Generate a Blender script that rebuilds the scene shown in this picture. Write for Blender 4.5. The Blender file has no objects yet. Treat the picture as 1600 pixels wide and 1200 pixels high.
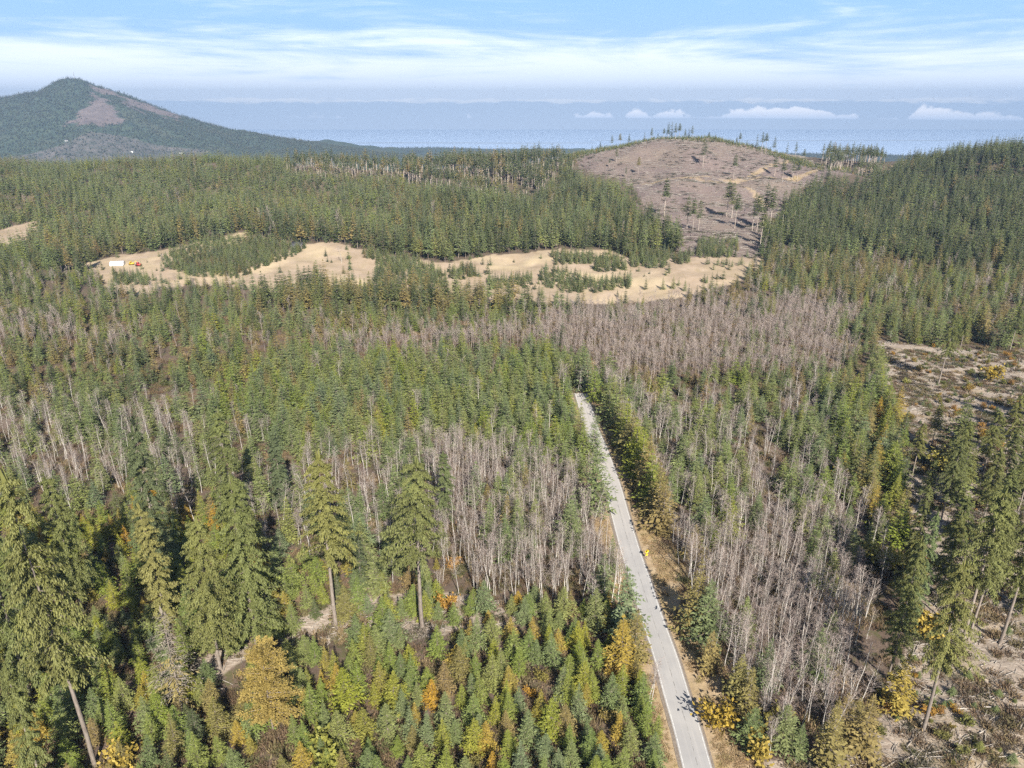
import bpy, math, random
import numpy as np
from math import sin, cos, pi, radians
rng = np.random.default_rng(7)
random.seed(7)
sc = bpy.context.scene

# ------------------------------------------------------------ camera
F = 1109.0; CAMH = 110.0
PITCH = math.atan(435.0 / F)
SP, CP = sin(PITCH), cos(PITCH)
cam_d = bpy.data.cameras.new('camera'); cam = bpy.data.objects.new('camera', cam_d)
sc.collection.objects.link(cam); sc.camera = cam
cam.location = (0, 0, CAMH); cam.rotation_euler = (pi / 2 - PITCH, 0, 0)
cam_d.sensor_width = 36; cam_d.lens = 36 * F / 1600; cam_d.clip_start = 1; cam_d.clip_end = 60000
# ------------------------------------------------------------ light
SUN_EL, SUN_AZ = radians(37), radians(15)      # azimuth: towards +x from straight behind the camera
sdir = np.array([sin(SUN_AZ) * cos(SUN_EL), -cos(SUN_AZ) * cos(SUN_EL), sin(SUN_EL)])
ld = bpy.data.lights.new('sun', 'SUN'); ld.energy = 5.0; ld.angle = radians(0.5); ld.color = (1, 0.94, 0.84)
sun = bpy.data.objects.new('sun', ld); sc.collection.objects.link(sun)
from mathutils import Vector, Matrix
sun.rotation_euler = Vector(sdir).to_track_quat('Z', 'Y').to_euler()
sun.location = (0, -50, 400)
w = bpy.data.worlds.new('World'); sc.world = w; w.use_nodes = True
sc.view_settings.view_transform = 'Standard'; sc.view_settings.look = 'None'
sc.view_settings.exposure = 0.84; sc.view_settings.gamma = 1
sc.render.engine = 'CYCLES'
cy = sc.cycles
cy.max_bounces = 5; cy.diffuse_bounces = 2; cy.glossy_bounces = 1; cy.transmission_bounces = 2
cy.volume_bounces = 0; cy.transparent_max_bounces = 6; cy.caustics_reflective = False; cy.caustics_refractive = False
cy.use_denoising = False; cy.denoiser = 'OPENIMAGEDENOISE'; cy.denoising_input_passes = 'RGB_ALBEDO_NORMAL'; cy.use_adaptive_sampling = False

class NT:
    def __init__(s, nt):
        s.nt = nt; nt.nodes.clear()
    def n(s, t, **kw):
        nd = s.nt.nodes.new(t)
        for k, v in kw.items():
            if k.startswith('i_'):
                key = k[2:]
                key = int(key) if key.isdigit() else key.replace('_', ' ')
                if isinstance(v, tuple) and len(v) == 2 and hasattr(v[0], 'outputs'):
                    s.nt.links.new(v[0].outputs[v[1]], nd.inputs[key])
                elif hasattr(v, 'outputs'):
                    s.nt.links.new(v.outputs[0], nd.inputs[key])
                else:
                    nd.inputs[key].default_value = v
            else:
                setattr(nd, k, v)
        return nd
    def m(s, op, a, b=0.0, c=None, clamp=False):
        nd = s.nt.nodes.new('ShaderNodeMath'); nd.operation = op; nd.use_clamp = clamp
        for i, v in enumerate([a, b] + ([c] if c is not None else [])):
            s.plug(v, nd.inputs[i])
        return nd
    def plug(s, v, inp):
        if isinstance(v, tuple) and hasattr(v[0], 'outputs'): s.nt.links.new(v[0].outputs[v[1]], inp)
        elif hasattr(v, 'outputs'): s.nt.links.new(v.outputs[0], inp)
        else: inp.default_value = v
    def mix(s, f, a, b, blend='MIX'):
        nd = s.nt.nodes.new('ShaderNodeMix'); nd.data_type = 'RGBA'; nd.blend_type = blend
        s.plug(f, nd.inputs[0])
        for v, i in ((a, 6), (b, 7)):
            if isinstance(v, tuple) and not hasattr(v[0], 'outputs'):
                v = v if len(v) == 4 else (*v, 1)
            s.plug(v, nd.inputs[i])
        return (nd, 2)
    def ramp(s, f, stops, interp='LINEAR'):
        nd = s.nt.nodes.new('ShaderNodeValToRGB'); s.plug(f, nd.inputs[0])
        cr = nd.color_ramp; cr.interpolation = interp
        while len(cr.elements) < len(stops): cr.elements.new(0.5)
        for e, (p, c) in zip(cr.elements, stops):
            e.position = p; e.color = c if isinstance(c, tuple) and len(c) == 4 else ((*c, 1) if isinstance(c, tuple) else (c, c, c, 1))
        return nd
    def mr(s, v, a, b, c=0.0, d=1.0, smooth=False):
        nd = s.nt.nodes.new('ShaderNodeMapRange'); s.plug(v, nd.inputs[0])
        if smooth: nd.interpolation_type = 'SMOOTHSTEP'
        for i, x in enumerate((a, b, c, d)): nd.inputs[i + 1].default_value = x
        return nd
    def noise(s, vec, scale, detail=3, rough=0.55, dist=0.0):
        nd = s.nt.nodes.new('ShaderNodeTexNoise'); s.plug(vec, nd.inputs['Vector'])
        nd.inputs['Scale'].default_value = scale; nd.inputs['Detail'].default_value = detail
        nd.inputs['Roughness'].default_value = rough; nd.inputs['Distortion'].default_value = dist
        return nd

# ------------------------------------------------------------ world: sky with cirrus and low cumulus
W = NT(w.node_tree)
sky = W.n('ShaderNodeTexSky', sky_type='NISHITA', sun_disc=False)
sky.sun_elevation = SUN_EL; sky.sun_rotation = pi - SUN_AZ
sky.air_density = 1.0; sky.dust_density = 0.6; sky.ozone_density = 1.5
bg1 = W.n('ShaderNodeBackground', i_Color=sky, i_Strength=0.055)
tc = W.n('ShaderNodeTexCoord')
sep = W.n('ShaderNodeSeparateXYZ', i_Vector=(tc, 'Generated'))
zz = (sep, 'Z')
az = W.m('ARCTAN2', (sep, 'X'), (sep, 'Y'))
cv = W.n('ShaderNodeCombineXYZ', i_X=az, i_Y=W.m('MULTIPLY', W.m('ADD', zz, W.m('MULTIPLY', az, 0.035)), 7.5), i_Z=0.3)
n1 = W.noise(cv, 3.2, 7, 0.6, 1.1)
cv2 = W.n('ShaderNodeCombineXYZ', i_X=az, i_Y=W.m('MULTIPLY', W.m('SUBTRACT', zz, W.m('MULTIPLY', az, 0.02)), 16), i_Z=2.3)
n2 = W.noise(cv2, 5.5, 8, 0.65, 0.7)
wis = W.m('ADD', W.m('MULTIPLY', n1, 0.65), W.m('MULTIPLY', n2, 0.35))
hor = W.mr(zz, 0.02, 0.095, 0.30, -0.06)      # more cover towards the horizon
cir = W.mr(W.m('ADD', wis, hor), 0.42, 0.74, 0.03, 1.0, True)
fade = W.mr(zz, 0.12, 0.26, 1.0, 0.12)
cirm = W.m('MULTIPLY', cir, fade)
cirm = W.m('MULTIPLY', cirm, 0.93)
cc = W.mix(W.mr(zz, 0.0, 0.05), (0.66, 0.74, 0.86), (0.74, 0.80, 0.88))
blue = W.mix(W.mr(zz, -0.01, 0.14), (0.42, 0.60, 0.88), (0.26, 0.49, 0.86))
bgb = W.n('ShaderNodeBackground', i_Color=blue, i_Strength=0.79)
bgc = W.n('ShaderNodeBackground', i_Color=cc, i_Strength=0.95)
lowmask = W.mr(zz, 0.12, 0.20, 1.0, 0.0, True)
base = W.n('ShaderNodeMixShader', i_0=lowmask, i_1=bg1, i_2=bgb)
s1 = W.n('ShaderNodeMixShader', i_0=cirm, i_1=base, i_2=bgc)
# far blue band below the cloud bank
band = W.mr(zz, 0.0045, 0.0075, 1.0, 0.0, True)
bgf = W.n('ShaderNodeBackground', i_Color=W.mix(W.mr(zz, -0.032, 0.004, 0, 1, True), (0.55, 0.67, 0.87), (0.50, 0.62, 0.80)), i_Strength=0.88)
s2 = W.n('ShaderNodeMixShader', i_0=W.m('MULTIPLY', band, 0.93), i_1=s1, i_2=bgf)
# thin bright line of distant cloud tops
cvl = W.n('ShaderNodeCombineXYZ', i_X=W.m('MULTIPLY', az, 26), i_Y=W.m('MULTIPLY', zz, 150), i_Z=5.1)
nl = W.noise(cvl, 1.6, 5, 0.6, 0.2)
line = W.m('SUBTRACT', 1.0, W.m('ABSOLUTE', W.m('MULTIPLY', W.m('SUBTRACT', zz, 0.0058), 230)))
nl2 = W.noise(W.n('ShaderNodeCombineXYZ', i_X=W.m('MULTIPLY', az, 9), i_Y=1.7, i_Z=0.4), 1.3, 3, 0.6)
lm = W.mr(W.m('ADD', W.m('ADD', nl, W.m('MULTIPLY', line, 0.36)), W.m('MULTIPLY', W.m('SUBTRACT', nl2, 0.5), 0.7)), 0.62, 0.86, 0.0, 1.0, True)
bgl = W.n('ShaderNodeBackground', i_Color=(0.93, 0.95, 0.99, 1), i_Strength=0.92)
s3 = W.n('ShaderNodeMixShader', i_0=W.m('MULTIPLY', lm, 0.6), i_1=s2, i_2=bgl)
# cumulus: flat base, puffy top
cvp = W.n('ShaderNodeCombineXYZ', i_X=W.m('MULTIPLY', az, 30), i_Y=W.m('MULTIPLY', zz, 42), i_Z=9.4)
npf = W.noise(cvp, 1.1, 7, 0.55, 0.35)
cvq = W.n('ShaderNodeCombineXYZ', i_X=W.m('MULTIPLY', az, 7.5), i_Y=0.37, i_Z=3.2)
nq = W.noise(cvq, 1.5, 3, 0.6)
BASEZ = -0.0150
hh = W.m('SUBTRACT', zz, BASEZ)
top = W.m('MULTIPLY', W.m('SUBTRACT', W.m('ADD', W.m('MULTIPLY', nq, 0.85), W.mr(az, 0.0, 0.25, -0.06, 0.10)), 0.40), 0.066)
hgt = W.m('SUBTRACT', W.m('ADD', top, W.m('MULTIPLY', W.m('SUBTRACT', npf, 0.5), 0.036)), hh)
cum = W.m('MULTIPLY', W.mr(hgt, 0.0, 0.004, 0, 1, True), W.mr(hh, -0.0012, 0.0012, 0, 1, True))
cum = W.m('MULTIPLY', cum, W.mr(az, -0.3, -0.16, 0.0, 1.0))
cumc = W.mix(W.mr(hh, 0.0, 0.010), (0.52, 0.60, 0.76), (0.98, 0.95, 0.96))
bgp = W.n('ShaderNodeBackground', i_Color=cumc, i_Strength=1.3)
s4 = W.n('ShaderNodeMixShader', i_0=W.m('MULTIPLY', cum, 0.75), i_1=s3, i_2=bgp)
W.n('ShaderNodeOutputWorld', i_Surface=s4)

# ------------------------------------------------------------ projection helpers (for siting things on the terrain)
def project(P):
    P = np.asarray(P, float); x, y, z = P[..., 0], P[..., 1], P[..., 2] - CAMH
    d = y * CP - z * SP
    u = x / d; v = (-z * CP - y * SP) / d
    return 800 + F * u, 600 + F * v, d
def ray(px, py):
    u = (px - 800) / F; v = (py - 600) / F
    return np.array([u, CP - v * SP, -(SP + v * CP)])
def unproj(px, py, D):
    r = ray(px, py); t = D / r[1]
    return np.array([r[0] * t, D, CAMH + r[2] * t])

# ------------------------------------------------------------ noise
def _hash(ix, iy, seed):
    h = (ix.astype(np.int64) * 374761393 + iy.astype(np.int64) * 668265263 + seed * 974711) & 0xffffffff
    h = ((h ^ (h >> 13)) * 1274126177) & 0xffffffff
    return ((h ^ (h >> 16)) & 0xffff) / 65535.0
def vnoise(x, y, seed=0):
    ix, iy = np.floor(x), np.floor(y); fx, fy = x - ix, y - iy
    fx = fx * fx * (3 - 2 * fx); fy = fy * fy * (3 - 2 * fy)
    a = _hash(ix, iy, seed); b = _hash(ix + 1, iy, seed); c = _hash(ix, iy + 1, seed); d = _hash(ix + 1, iy + 1, seed)
    return (a * (1 - fx) + b * fx) * (1 - fy) + (c * (1 - fx) + d * fx) * fy
def fbm(x, y, seed=0, o=4):
    s = 0; a = 0.5; t = 0
    for i in range(o):
        s = s + a * vnoise(x * 2 ** i, y * 2 ** i, seed + i * 17); t += a; a *= 0.5
    return s / t
def sstep(a, b, x):
    t = np.clip((x - a) / (b - a), 0, 1); return t * t * (3 - 2 * t)

# ------------------------------------------------------------ terrain height
CPX = [(-300, 262, 1050), (0, 262, 1050), (250, 258, 1050), (480, 262, 1040), (650, 276, 1000), (830, 305, 900), (880, 262, 1050), (905, 242, 1100),
       (0, 320, 780), (250, 330, 740), (500, 330, 760), (130, 402, 560), (385, 352, 640), (520, 374, 590), (700, 410, 535), (850, 387, 570),
       (1040, 216, 1150), (960, 232, 1120), (1150, 226, 1130), (1230, 248, 1080), (1275, 270, 1000), (1360, 268, 1030), (1000, 330, 740), (1040, 262, 960), (1140, 262, 960),
       (1140, 340, 700), (1080, 365, 620), (1190, 400, 545), (1100, 300, 830),
       (1400, 276, 970), (1440, 260, 960), (1480, 246, 940), (1530, 237, 910), (1600, 240, 885), (1700, 262, 880), (1850, 300, 860), (2050, 330, 850), (1430, 330, 760), (1560, 330, 680), (1750, 330, 650),
       (1260, 390, 580), (1400, 430, 515), (1600, 440, 480), (1290, 320, 800)]
CW = [(-200, 40, 0), (0, 40, 0), (200, 40, 2), (-200, 150, 0), (0, 150, 0), (200, 150, 2), (-300, 280, -1), (0, 280, -2), (300, 280, 0), (0, 400, -3), (-300, 400, -1), (350, 400, 2),
      (-400, 520, 0), (0, 500, -1), (200, 500, 0), (-900, 400, 5), (900, 400, 20), (-900, -200, 0), (900, -200, 0), (0, -300, 0),
      (-600, 1350, -25), (0, 1350, -25), (500, 1450, -10), (900, 1250, 10), (-900, 1700, -90), (0, 1700, -90), (900, 1700, -80), (-1600, 1100, 10), (1800, 1000, 20), (-1600, 600, 10), (2500, 2000, -120), (-2500, 2000, -120), (0, 2400, -150)]
cps = np.array([unproj(*c) for c in CPX] + [np.array(c, float) for c in CW])
def _k(a, b): return np.sqrt(((a[:, None, :] - b[None, :, :]) ** 2).sum(-1) + 60.0 ** 2)
A = _k(cps[:, :2], cps[:, :2]); n = len(cps)
M = np.zeros((n + 3, n + 3)); M[:n, :n] = A - np.eye(n) * 3.0
Pm = np.c_[np.ones(n), cps[:, :2] / 1000]; M[:n, n:] = Pm; M[n:, :n] = Pm.T
wt = np.linalg.solve(M, np.r_[cps[:, 2], 0, 0, 0])
SEA = -262.0
def base_h(x, y):
    sh = np.shape(x); x = np.ravel(x).astype(float); y = np.ravel(y).astype(float); out = np.empty_like(x)
    for i in range(0, len(x), 40000):
        q = np.c_[x[i:i + 40000], y[i:i + 40000]]
        qq = q.copy(); qq[:, 1] = np.minimum(qq[:, 1], 2400); qq[:, 0] = np.clip(qq[:, 0], -2500, 2500)
        out[i:i + 40000] = _k(qq, cps[:, :2]) @ wt[:n] + np.c_[np.ones(len(q)), qq / 1000] @ wt[n:]
    far = -225 + 30 * (fbm(x / 900, y / 700, 5) - .5) - sstep(5600, 7600, y - 0.10 * (-x) * 0 + 900 * (fbm(x / 2500, x * 0 + 3, 9) - .5) + np.clip(x, -3000, 3000) * 0.28) * 60
    t = sstep(1500, 3600, y)
    z = out * (1 - t) + far * t
    return z.reshape(sh)
# road centreline from the photo's perspective on near-flat ground
RPX = [(1120, 1300), (1089, 1200), (1076, 1143), (1057, 1087), (1042, 1030), (1026, 987), (1012, 945), (995, 888), (988, 872), (972, 815), (957, 758), (938, 702), (925, 673), (917, 645), (910, 622), (906, 609), (900, 601)]
def hit(px, py, h=None, tmax=1500):
    r = ray(px, py); h = h or base_h
    ts = np.concatenate([np.arange(60, 700, 2.0), np.arange(700, 2200, 5.0)])
    P = ts[:, None] * r[None, :] + np.array([0, 0, CAMH]); d = P[:, 2] - h(P[:, 0], P[:, 1])
    i = np.argmax(d < 0)
    if d[i] >= 0:
        ok = P[:, 1] > 600; j = np.argmin(np.where(ok, d / ts, 9)); p = P[j].copy(); p[2] -= d[j]; return p
    t = ts[i - 1] + (ts[i] - ts[i - 1]) * d[i - 1] / max(d[i - 1] - d[i], 1e-6)
    p = r * t + np.array([0, 0, CAMH]); return p
TRK = []
rp = [hit(a, b) for a, b in RPX]
rp = [2 * rp[0] - rp[1] * 1.0] + rp
rp.insert(0, rp[0] + (rp[0] - rp[1]) * 6); rp = np.array(rp)
def resample(p, step):
    d = np.r_[0, np.cumsum(np.linalg.norm(np.diff(p[:, :2], axis=0), axis=1))]
    s = np.arange(0, d[-1], step)
    return np.c_[np.interp(s, d, p[:, 0]), np.interp(s, d, p[:, 1])]
road = resample(rp, 2.0)
for _ in range(7):
    road[1:-1] = (road[:-2] + road[1:-1] * 2 + road[2:]) / 4
def road_dist(x, y):      # signed: + to the right of the road
    x = np.ravel(x); y = np.ravel(y)
    cx = np.interp(y, road[:, 1], road[:, 0]); d = (x - cx) * 0.965
    return np.where((y < road[-1, 1] - 9), d, 999.0)
def height(x, y):
    z = base_h(x, y); rd = np.abs(road_dist(x, y)).reshape(np.shape(z))
    k = sstep(4, 12, rd)
    near = 1 - sstep(1500, 2600, y)
    z = z + k * near * ((fbm(x / 28, y / 28, 3) - .5) * 4.0 + (fbm(x / 6, y / 6, 8, 3) - .5) * 1.0 + (fbm(x / 1.7, y / 1.7, 18, 2) - .5) * .35 * (y < 330))
    z = z + near * sstep(600, 740, y) * ((fbm(x / 95 + y / 300, y / 120, 203, 3) - .5) * 30 + (fbm(x / 30, y / 60, 207, 3) - .5) * 7) * (1 - .55 * sstep(1000, 1100, y))
    z = z - 0.14 * (1 - sstep(2.7, 3.3, rd))
    return z

# ------------------------------------------------------------ zones (outlined on the photo's ground, looked up per world point)
def poly(pts): return np.array(pts, float)
def inside(px, py, pg):
    r = np.zeros(px.shape, bool); n = len(pg); j = n - 1
    for i in range(n):
        xi, yi = pg[i]; xj, yj = pg[j]
        c = ((yi > py) != (yj > py))
        with np.errstate(divide='ignore', invalid='ignore'):
            r ^= c & (px < (xj - xi) * (py - yi) / (yj - yi + 1e-12) + xi)
        j = i
    return r
MEADOW = [poly([(118, 412), (200, 397), (270, 388), (330, 374), (388, 360), (388, 378), (330, 392), (256, 414), (300, 428), (290, 446), (215, 462), (190, 462), (160, 440), (140, 426)]),
          poly([(300, 425), (372, 428), (420, 402), (470, 383), (520, 378), (600, 400), (700, 412), (760, 400), (850, 391), (950, 389), (1000, 412), (1060, 400), (1192, 400), (1196, 414), (1150, 440), (1080, 462), (1010, 474), (950, 480), (870, 478), (760, 474), (700, 462), (610, 448), (560, 444), (530, 454), (420, 456), (300, 444)]),
          poly([(-200, 395), (-200, 360), (0, 360), (57, 342), (60, 362), (30, 385)])]
HILLCUT = [poly([(900, 248), (930, 226), (1000, 216), (1040, 211), (1100, 214), (1180, 222), (1250, 240), (1290, 266), (1392, 262), (1392, 269), (1300, 276), (1252, 294), (1214, 335), (1192, 372), (1188, 402), (1060, 402), (1060, 370), (1010, 345), (1000, 310), (985, 288), (935, 272), (905, 262)])]
CLEARING = [poly([(1362, 532), (1500, 545), (2300, 560), (2600, 2200), (1150, 2200), (1170, 1200), (1300, 1170), (1385, 1120), (1400, 1050), (1440, 960), (1425, 800), (1395, 640)])]
GAP = [poly([(560, 930), (640, 925), (760, 935), (850, 950), (780, 985), (640, 1000), (600, 985), (480, 1000), (430, 1010), (330, 1060), (290, 1040), (400, 990)])]
def in_any(px, py, L):
    m = np.zeros(px.shape, bool)
    for p in L: m |= inside(px, py, p)
    return m
# forest zones, looked up at crown height
Z = {
 'ridge': [poly([(-600, 225), (-600, 420), (60, 405), (130, 402), (265, 380), (385, 352), (520, 374), (600, 397), (700, 410), (850, 388), (950, 385), (1010, 404), (1070, 398), (1000, 330), (990, 290), (930, 270), (900, 262), (880, 220)])],
 'ridge_edge': [poly([(40, 402), (130, 402), (265, 381), (385, 352), (520, 374), (600, 397), (700, 410), (850, 386), (950, 386), (1010, 402), (1110, 385), (1060, 345), (980, 318), (850, 340), (700, 366), (520, 345), (385, 325), (265, 352), (130, 378)])],
 'ridge_tall': [poly([(640, 300), (700, 290), (830, 312), (900, 262), (1000, 330), (1110, 392), (1010, 404), (850, 385), (700, 408), (600, 395)])],
 'crest_sparse': [poly([(455, 262), (600, 266), (650, 270), (640, 228), (455, 235)])],
 'crest_tall': [poly([(640, 268), (660, 272), (760, 288), (835, 298), (860, 262), (890, 238), (760, 232), (640, 232)])],
 'right_hill': [poly([(1165, 412), (1205, 335), (1265, 285), (1395, 268), (1440, 205), (2300, 160), (2300, 440), (1400, 405), (1260, 400)])],
 'right_low': [poly([(1160, 410), (1190, 378), (1400, 400), (2300, 430), (2300, 500), (1330, 500), (1300, 462), (1160, 450)])],
 'saddle': [poly([(1290, 235), (1375, 235), (1385, 264), (1290, 266)])],
 'front_line': [poly([(392, 440), (540, 432), (700, 430), (860, 452), (860, 472), (392, 478)])],
 'front_right': [poly([(900, 440), (1010, 450), (1192, 420), (1200, 462), (900, 475)])],
 'mauve': [poly([(860, 478), (1000, 468), (1250, 460), (1315, 468), (1340, 484), (1305, 505), (1352, 528), (1300, 560), (1335, 590), (1150, 600), (1000, 600), (890, 560), (860, 535), (620, 540), (500, 540), (500, 520), (700, 512), (860, 505)]),
           poly([(-400, 500), (120, 505), (220, 500), (220, 520), (-400, 530)])],
 'plantation': [poly([(290, 640), (430, 580), (520, 548), (860, 540), (900, 570), (915, 640), (940, 740), (900, 760), (820, 720), (700, 690), (600, 690), (480, 710), (400, 680)])],
 'alder_left': [poly([(-500, 625), (60, 628), (200, 630), (290, 640), (400, 680), (480, 710), (600, 690), (700, 690), (720, 880), (640, 900), (480, 860), (300, 770), (-500, 760)])],
 'alder_mid': [poly([(640, 700), (700, 690), (820, 720), (900, 760), (960, 780), (985, 860), (1000, 905), (980, 945), (860, 925), (760, 925), (700, 880)])],
 'left_old': [poly([(-700, 760), (300, 770), (480, 860), (640, 900), (600, 960), (460, 985), (430, 1700), (-900, 1700)])],
 'plant_fg': [poly([(430, 1900), (445, 985), (600, 950), (640, 900), (700, 890), (760, 925), (860, 925), (980, 945), (1010, 1010), (1060, 1110), (1250, 1900)])],
 'alder_right': [poly([(905, 560), (1000, 600), (1330, 600), (1360, 700), (1385, 900), (1375, 1080), (1310, 1170), (1180, 1190), (1100, 1300), (1020, 900)])],
 'alder_low': [poly([(1050, 860), (1130, 810), (1300, 800), (1345, 900), (1345, 1060), (1290, 1110), (1180, 1080), (1110, 1000)])],
 'road_wood': [poly([(1020, 980), (1090, 985), (1180, 1100), (1300, 1120), (1375, 1060), (1390, 1120), (1310, 1190), (1190, 1250), (1200, 1500), (1120, 1500)])],
 'strip': [poly([(1325, 590), (1385, 590), (1410, 700), (1430, 800), (1450, 940), (1405, 1060), (1340, 1080), (1345, 960), (1355, 900), (1345, 720)])],
 'belt': [poly([(1475, 720), (1500, 665), (2200, 650), (2200, 900), (1640, 900), (1520, 880), (1480, 850)])],
 'clear_back': [poly([(1340, 500), (2300, 500), (2300, 535), (1365, 530)])],
}
BUSH = [poly([(590, 404), (640, 402), (690, 428), (700, 450), (585, 450)]), poly([(252, 402), (330, 372), (400, 372), (480, 385), (470, 398), (410, 420), (370, 436), (300, 432), (256, 418)]),
        poly([(862, 398), (925, 396), (928, 412), (866, 414)]), poly([(925, 404), (975, 400), (978, 425), (930, 425)]),
        poly([(840, 424), (880, 424), (930, 440), (985, 438), (985, 452), (900, 460), (850, 448)]), poly([(975, 385), (1050, 395), (1040, 420), (985, 418)]),
        poly([(700, 425), (740, 418), (745, 432), (705, 440)]), poly([(760, 440), (830, 432), (835, 446), (770, 455)]), poly([(640, 408), (680, 416), (676, 428), (640, 424)]), poly([(600, 398), (560, 392), (575, 408), (600, 412)]), poly([(1050, 398), (1085, 396), (1075, 412), (1050, 414)]), poly([(172, 428), (230, 432), (235, 446), (180, 446)])]
HILLBUSH = [poly([(1090, 375), (1155, 375), (1150, 402), (1088, 404)])]
names = list(Z)
# kinds: f=green fir, d=dark fir, o=olive/brown fir, g=golden fir, a=alder, s=shrub
ZP = {  # spacing, (hmin,hmax), weights
 'mid': (6.4, (6, 15.5), dict(f=.42, y=.08, d=.11, o=.09, a=.30)),
 'ridge': (6.8, (9, 19), dict(f=.50, y=.08, d=.20, o=.17, a=.05)),
 'ridge_edge': (7.2, (13, 26), dict(f=.32, d=.38, o=.22, a=.08)),
 'ridge_tall': (7.2, (12, 26), dict(f=.40, d=.40, o=.17, a=.03)),
 'crest_tall': (8.0, (12, 36), dict(f=.12, d=.55, o=.33)),
 'crest_sparse': (13, (15, 31), dict(f=.2, d=.5, o=.3)),
 'right_hill': (6.9, (11, 25), dict(f=.26, d=.62, o=.10, a=.02)),
 'right_low': (6.2, (7, 17), dict(f=.36, y=.05, d=.14, o=.20, a=.25)),
 'saddle': (10, (18, 30), dict(d=.8, o=.2)),
 'front_line': (7.0, (9, 23), dict(f=.26, d=.30, o=.44)),
 'front_right': (9.5, (5, 17), dict(f=.18, d=.17, o=.43, a=.22)),
 'mauve': (3.5, (6, 13), dict(a=.84, f=.09, o=.07)),
 'plantation': (5.7, (8.5, 16), dict(f=.70, y=.20, o=.04, a=.06)),
 'alder_left': (4.5, (7, 15), dict(a=.58, f=.26, d=.10, o=.06)),
 'alder_mid': (3.3, (8, 16), dict(a=.82, f=.12, o=.06)),
 'left_old': (4.6, (4.5, 11), dict(f=.22, y=.48, d=.06, g=.17, o=.07)),
 'plant_fg': (4.3, (4.5, 10), dict(f=.24, y=.46, g=.18, o=.07, s=.05)),
 'alder_right': (4.1, (7, 16), dict(a=.60, f=.20, y=.06, o=.14)),
 'alder_low': (3.1, (9, 16.5), dict(a=.88, f=.06, o=.06)),
 'road_wood': (4.3, (7, 13), dict(a=.36, o=.20, f=.10, y=.08, g=.12, s=.14)),
 'strip': (5.2, (9, 20), dict(f=.28, y=.26, d=.10, o=.16, g=.12, s=.08)),
 'clear_back': (7.5, (11, 25), dict(d=.20, f=.28, o=.30, a=.22)),
 'belt': (13.5, (14, 25), dict(h=.60, s=.40)),
 'meadow': (9, (1.5, 4), dict(s=.0, f=.05)),
 'bush': (4.2, (4.5, 10), dict(f=.6, d=.3, o=.1)),
 'hillcut': (30, (4, 10), dict(d=.0)),
 'clearing': (7, (.9, 2.2), dict(s=.55, f=.2)),
}

# ------------------------------------------------------------ materials
def newmat(name):
    m = bpy.data.materials.new(name); m.use_nodes = True; return m, NT(m.node_tree)
def leaf_mat(name, cols, transl=0.2, clump=0.5, rough=0.6):
    m, N = newmat(name); oi = N.n('ShaderNodeObjectInfo'); tcn = N.n('ShaderNodeTexCoord')
    st = [(i / max(1, len(cols) - 1), c) for i, c in enumerate(cols)]
    col = N.ramp((oi, 'Random'), st)
    g = N.n('ShaderNodeNewGeometry')
    nz = N.noise((tcn, 'Object'), clump, 3, 0.6)
    f = N.mr(nz, 0.3, 0.7, 0.72, 1.28)
    c2 = N.mix(1.0, col, f, 'MULTIPLY')
    f2 = N.mr((g, 'Random Per Island'), 0, 1, 0.88, 1.12)
    c3 = N.mix(1.0, c2, f2, 'MULTIPLY')
    d = N.n('ShaderNodeBsdfPrincipled', i_Base_Color=c3, i_Roughness=rough)
    d.inputs['Specular IOR Level'].default_value = 0.25
    t = N.n('ShaderNodeBsdfTranslucent', i_Color=c3)
    N.n('ShaderNodeOutputMaterial', i_Surface=N.n('ShaderNodeMixShader', i_0=transl, i_1=d, i_2=t)); return m
def bark_mat(name, a, b, scale=3.0):
    m, N = newmat(name); tcn = N.n('ShaderNodeTexCoord'); oi = N.n('ShaderNodeObjectInfo')
    mp = N.n('ShaderNodeMapping', i_Vector=(tcn, 'Object'), i_Scale=(1, 1, 0.35))
    nz = N.noise(mp, scale, 5, 0.65)
    c = N.ramp(nz, [(0.3, a), (0.7, b)])
    c2 = N.mix(1.0, c, N.mr((oi, 'Random'), 0, 1, .8, 1.2), 'MULTIPLY')
    d = N.n('ShaderNodeBsdfPrincipled', i_Base_Color=c2, i_Roughness=0.9)
    N.n('ShaderNodeOutputMaterial', i_Surface=d); return m
LM = {
 'f': leaf_mat('fir_green', [(.17, .215, .085), (.21, .255, .10), (.25, .28, .09), (.19, .24, .12), (.275, .285, .085), (.20, .245, .125)]),
 'y': leaf_mat('fir_fresh', [(.24, .285, .05), (.20, .255, .075), (.30, .315, .045), (.22, .27, .085), (.34, .325, .045)]),
 'd': leaf_mat('fir_dark', [(.105, .13, .052), (.13, .155, .062), (.155, .168, .058), (.11, .135, .066)]),
 'o': leaf_mat('fir_olive', [(.25, .215, .075), (.31, .24, .095), (.225, .22, .07), (.33, .235, .105)]),
 'g': leaf_mat('fir_gold', [(.32, .29, .07), (.44, .32, .065), (.38, .30, .075), (.27, .28, .06), (.50, .30, .045)]),
 't': leaf_mat('tan_gold', [(.38, .29, .09), (.43, .32, .095)], clump=.45),
 's': leaf_mat('shrub_leaf', [(.24, .20, .05), (.15, .17, .05), (.34, .19, .06), (.42, .24, .04), (.18, .19, .06)], clump=1.2),
 'h': leaf_mat('old_fir', [(.15, .17, .055), (.18, .19, .06), (.205, .20, .06), (.145, .165, .06)], clump=0.25),
 'a': leaf_mat('alder_twig', [(.33, .265, .235), (.38, .315, .275), (.30, .24, .215), (.42, .355, .305), (.34, .27, .245)], transl=0.05, clump=.2, rough=.9),
 'dead': leaf_mat('dead_twig', [(.28, .24, .19), (.34, .30, .25)], transl=0.0, clump=.3, rough=.9),
}
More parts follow.
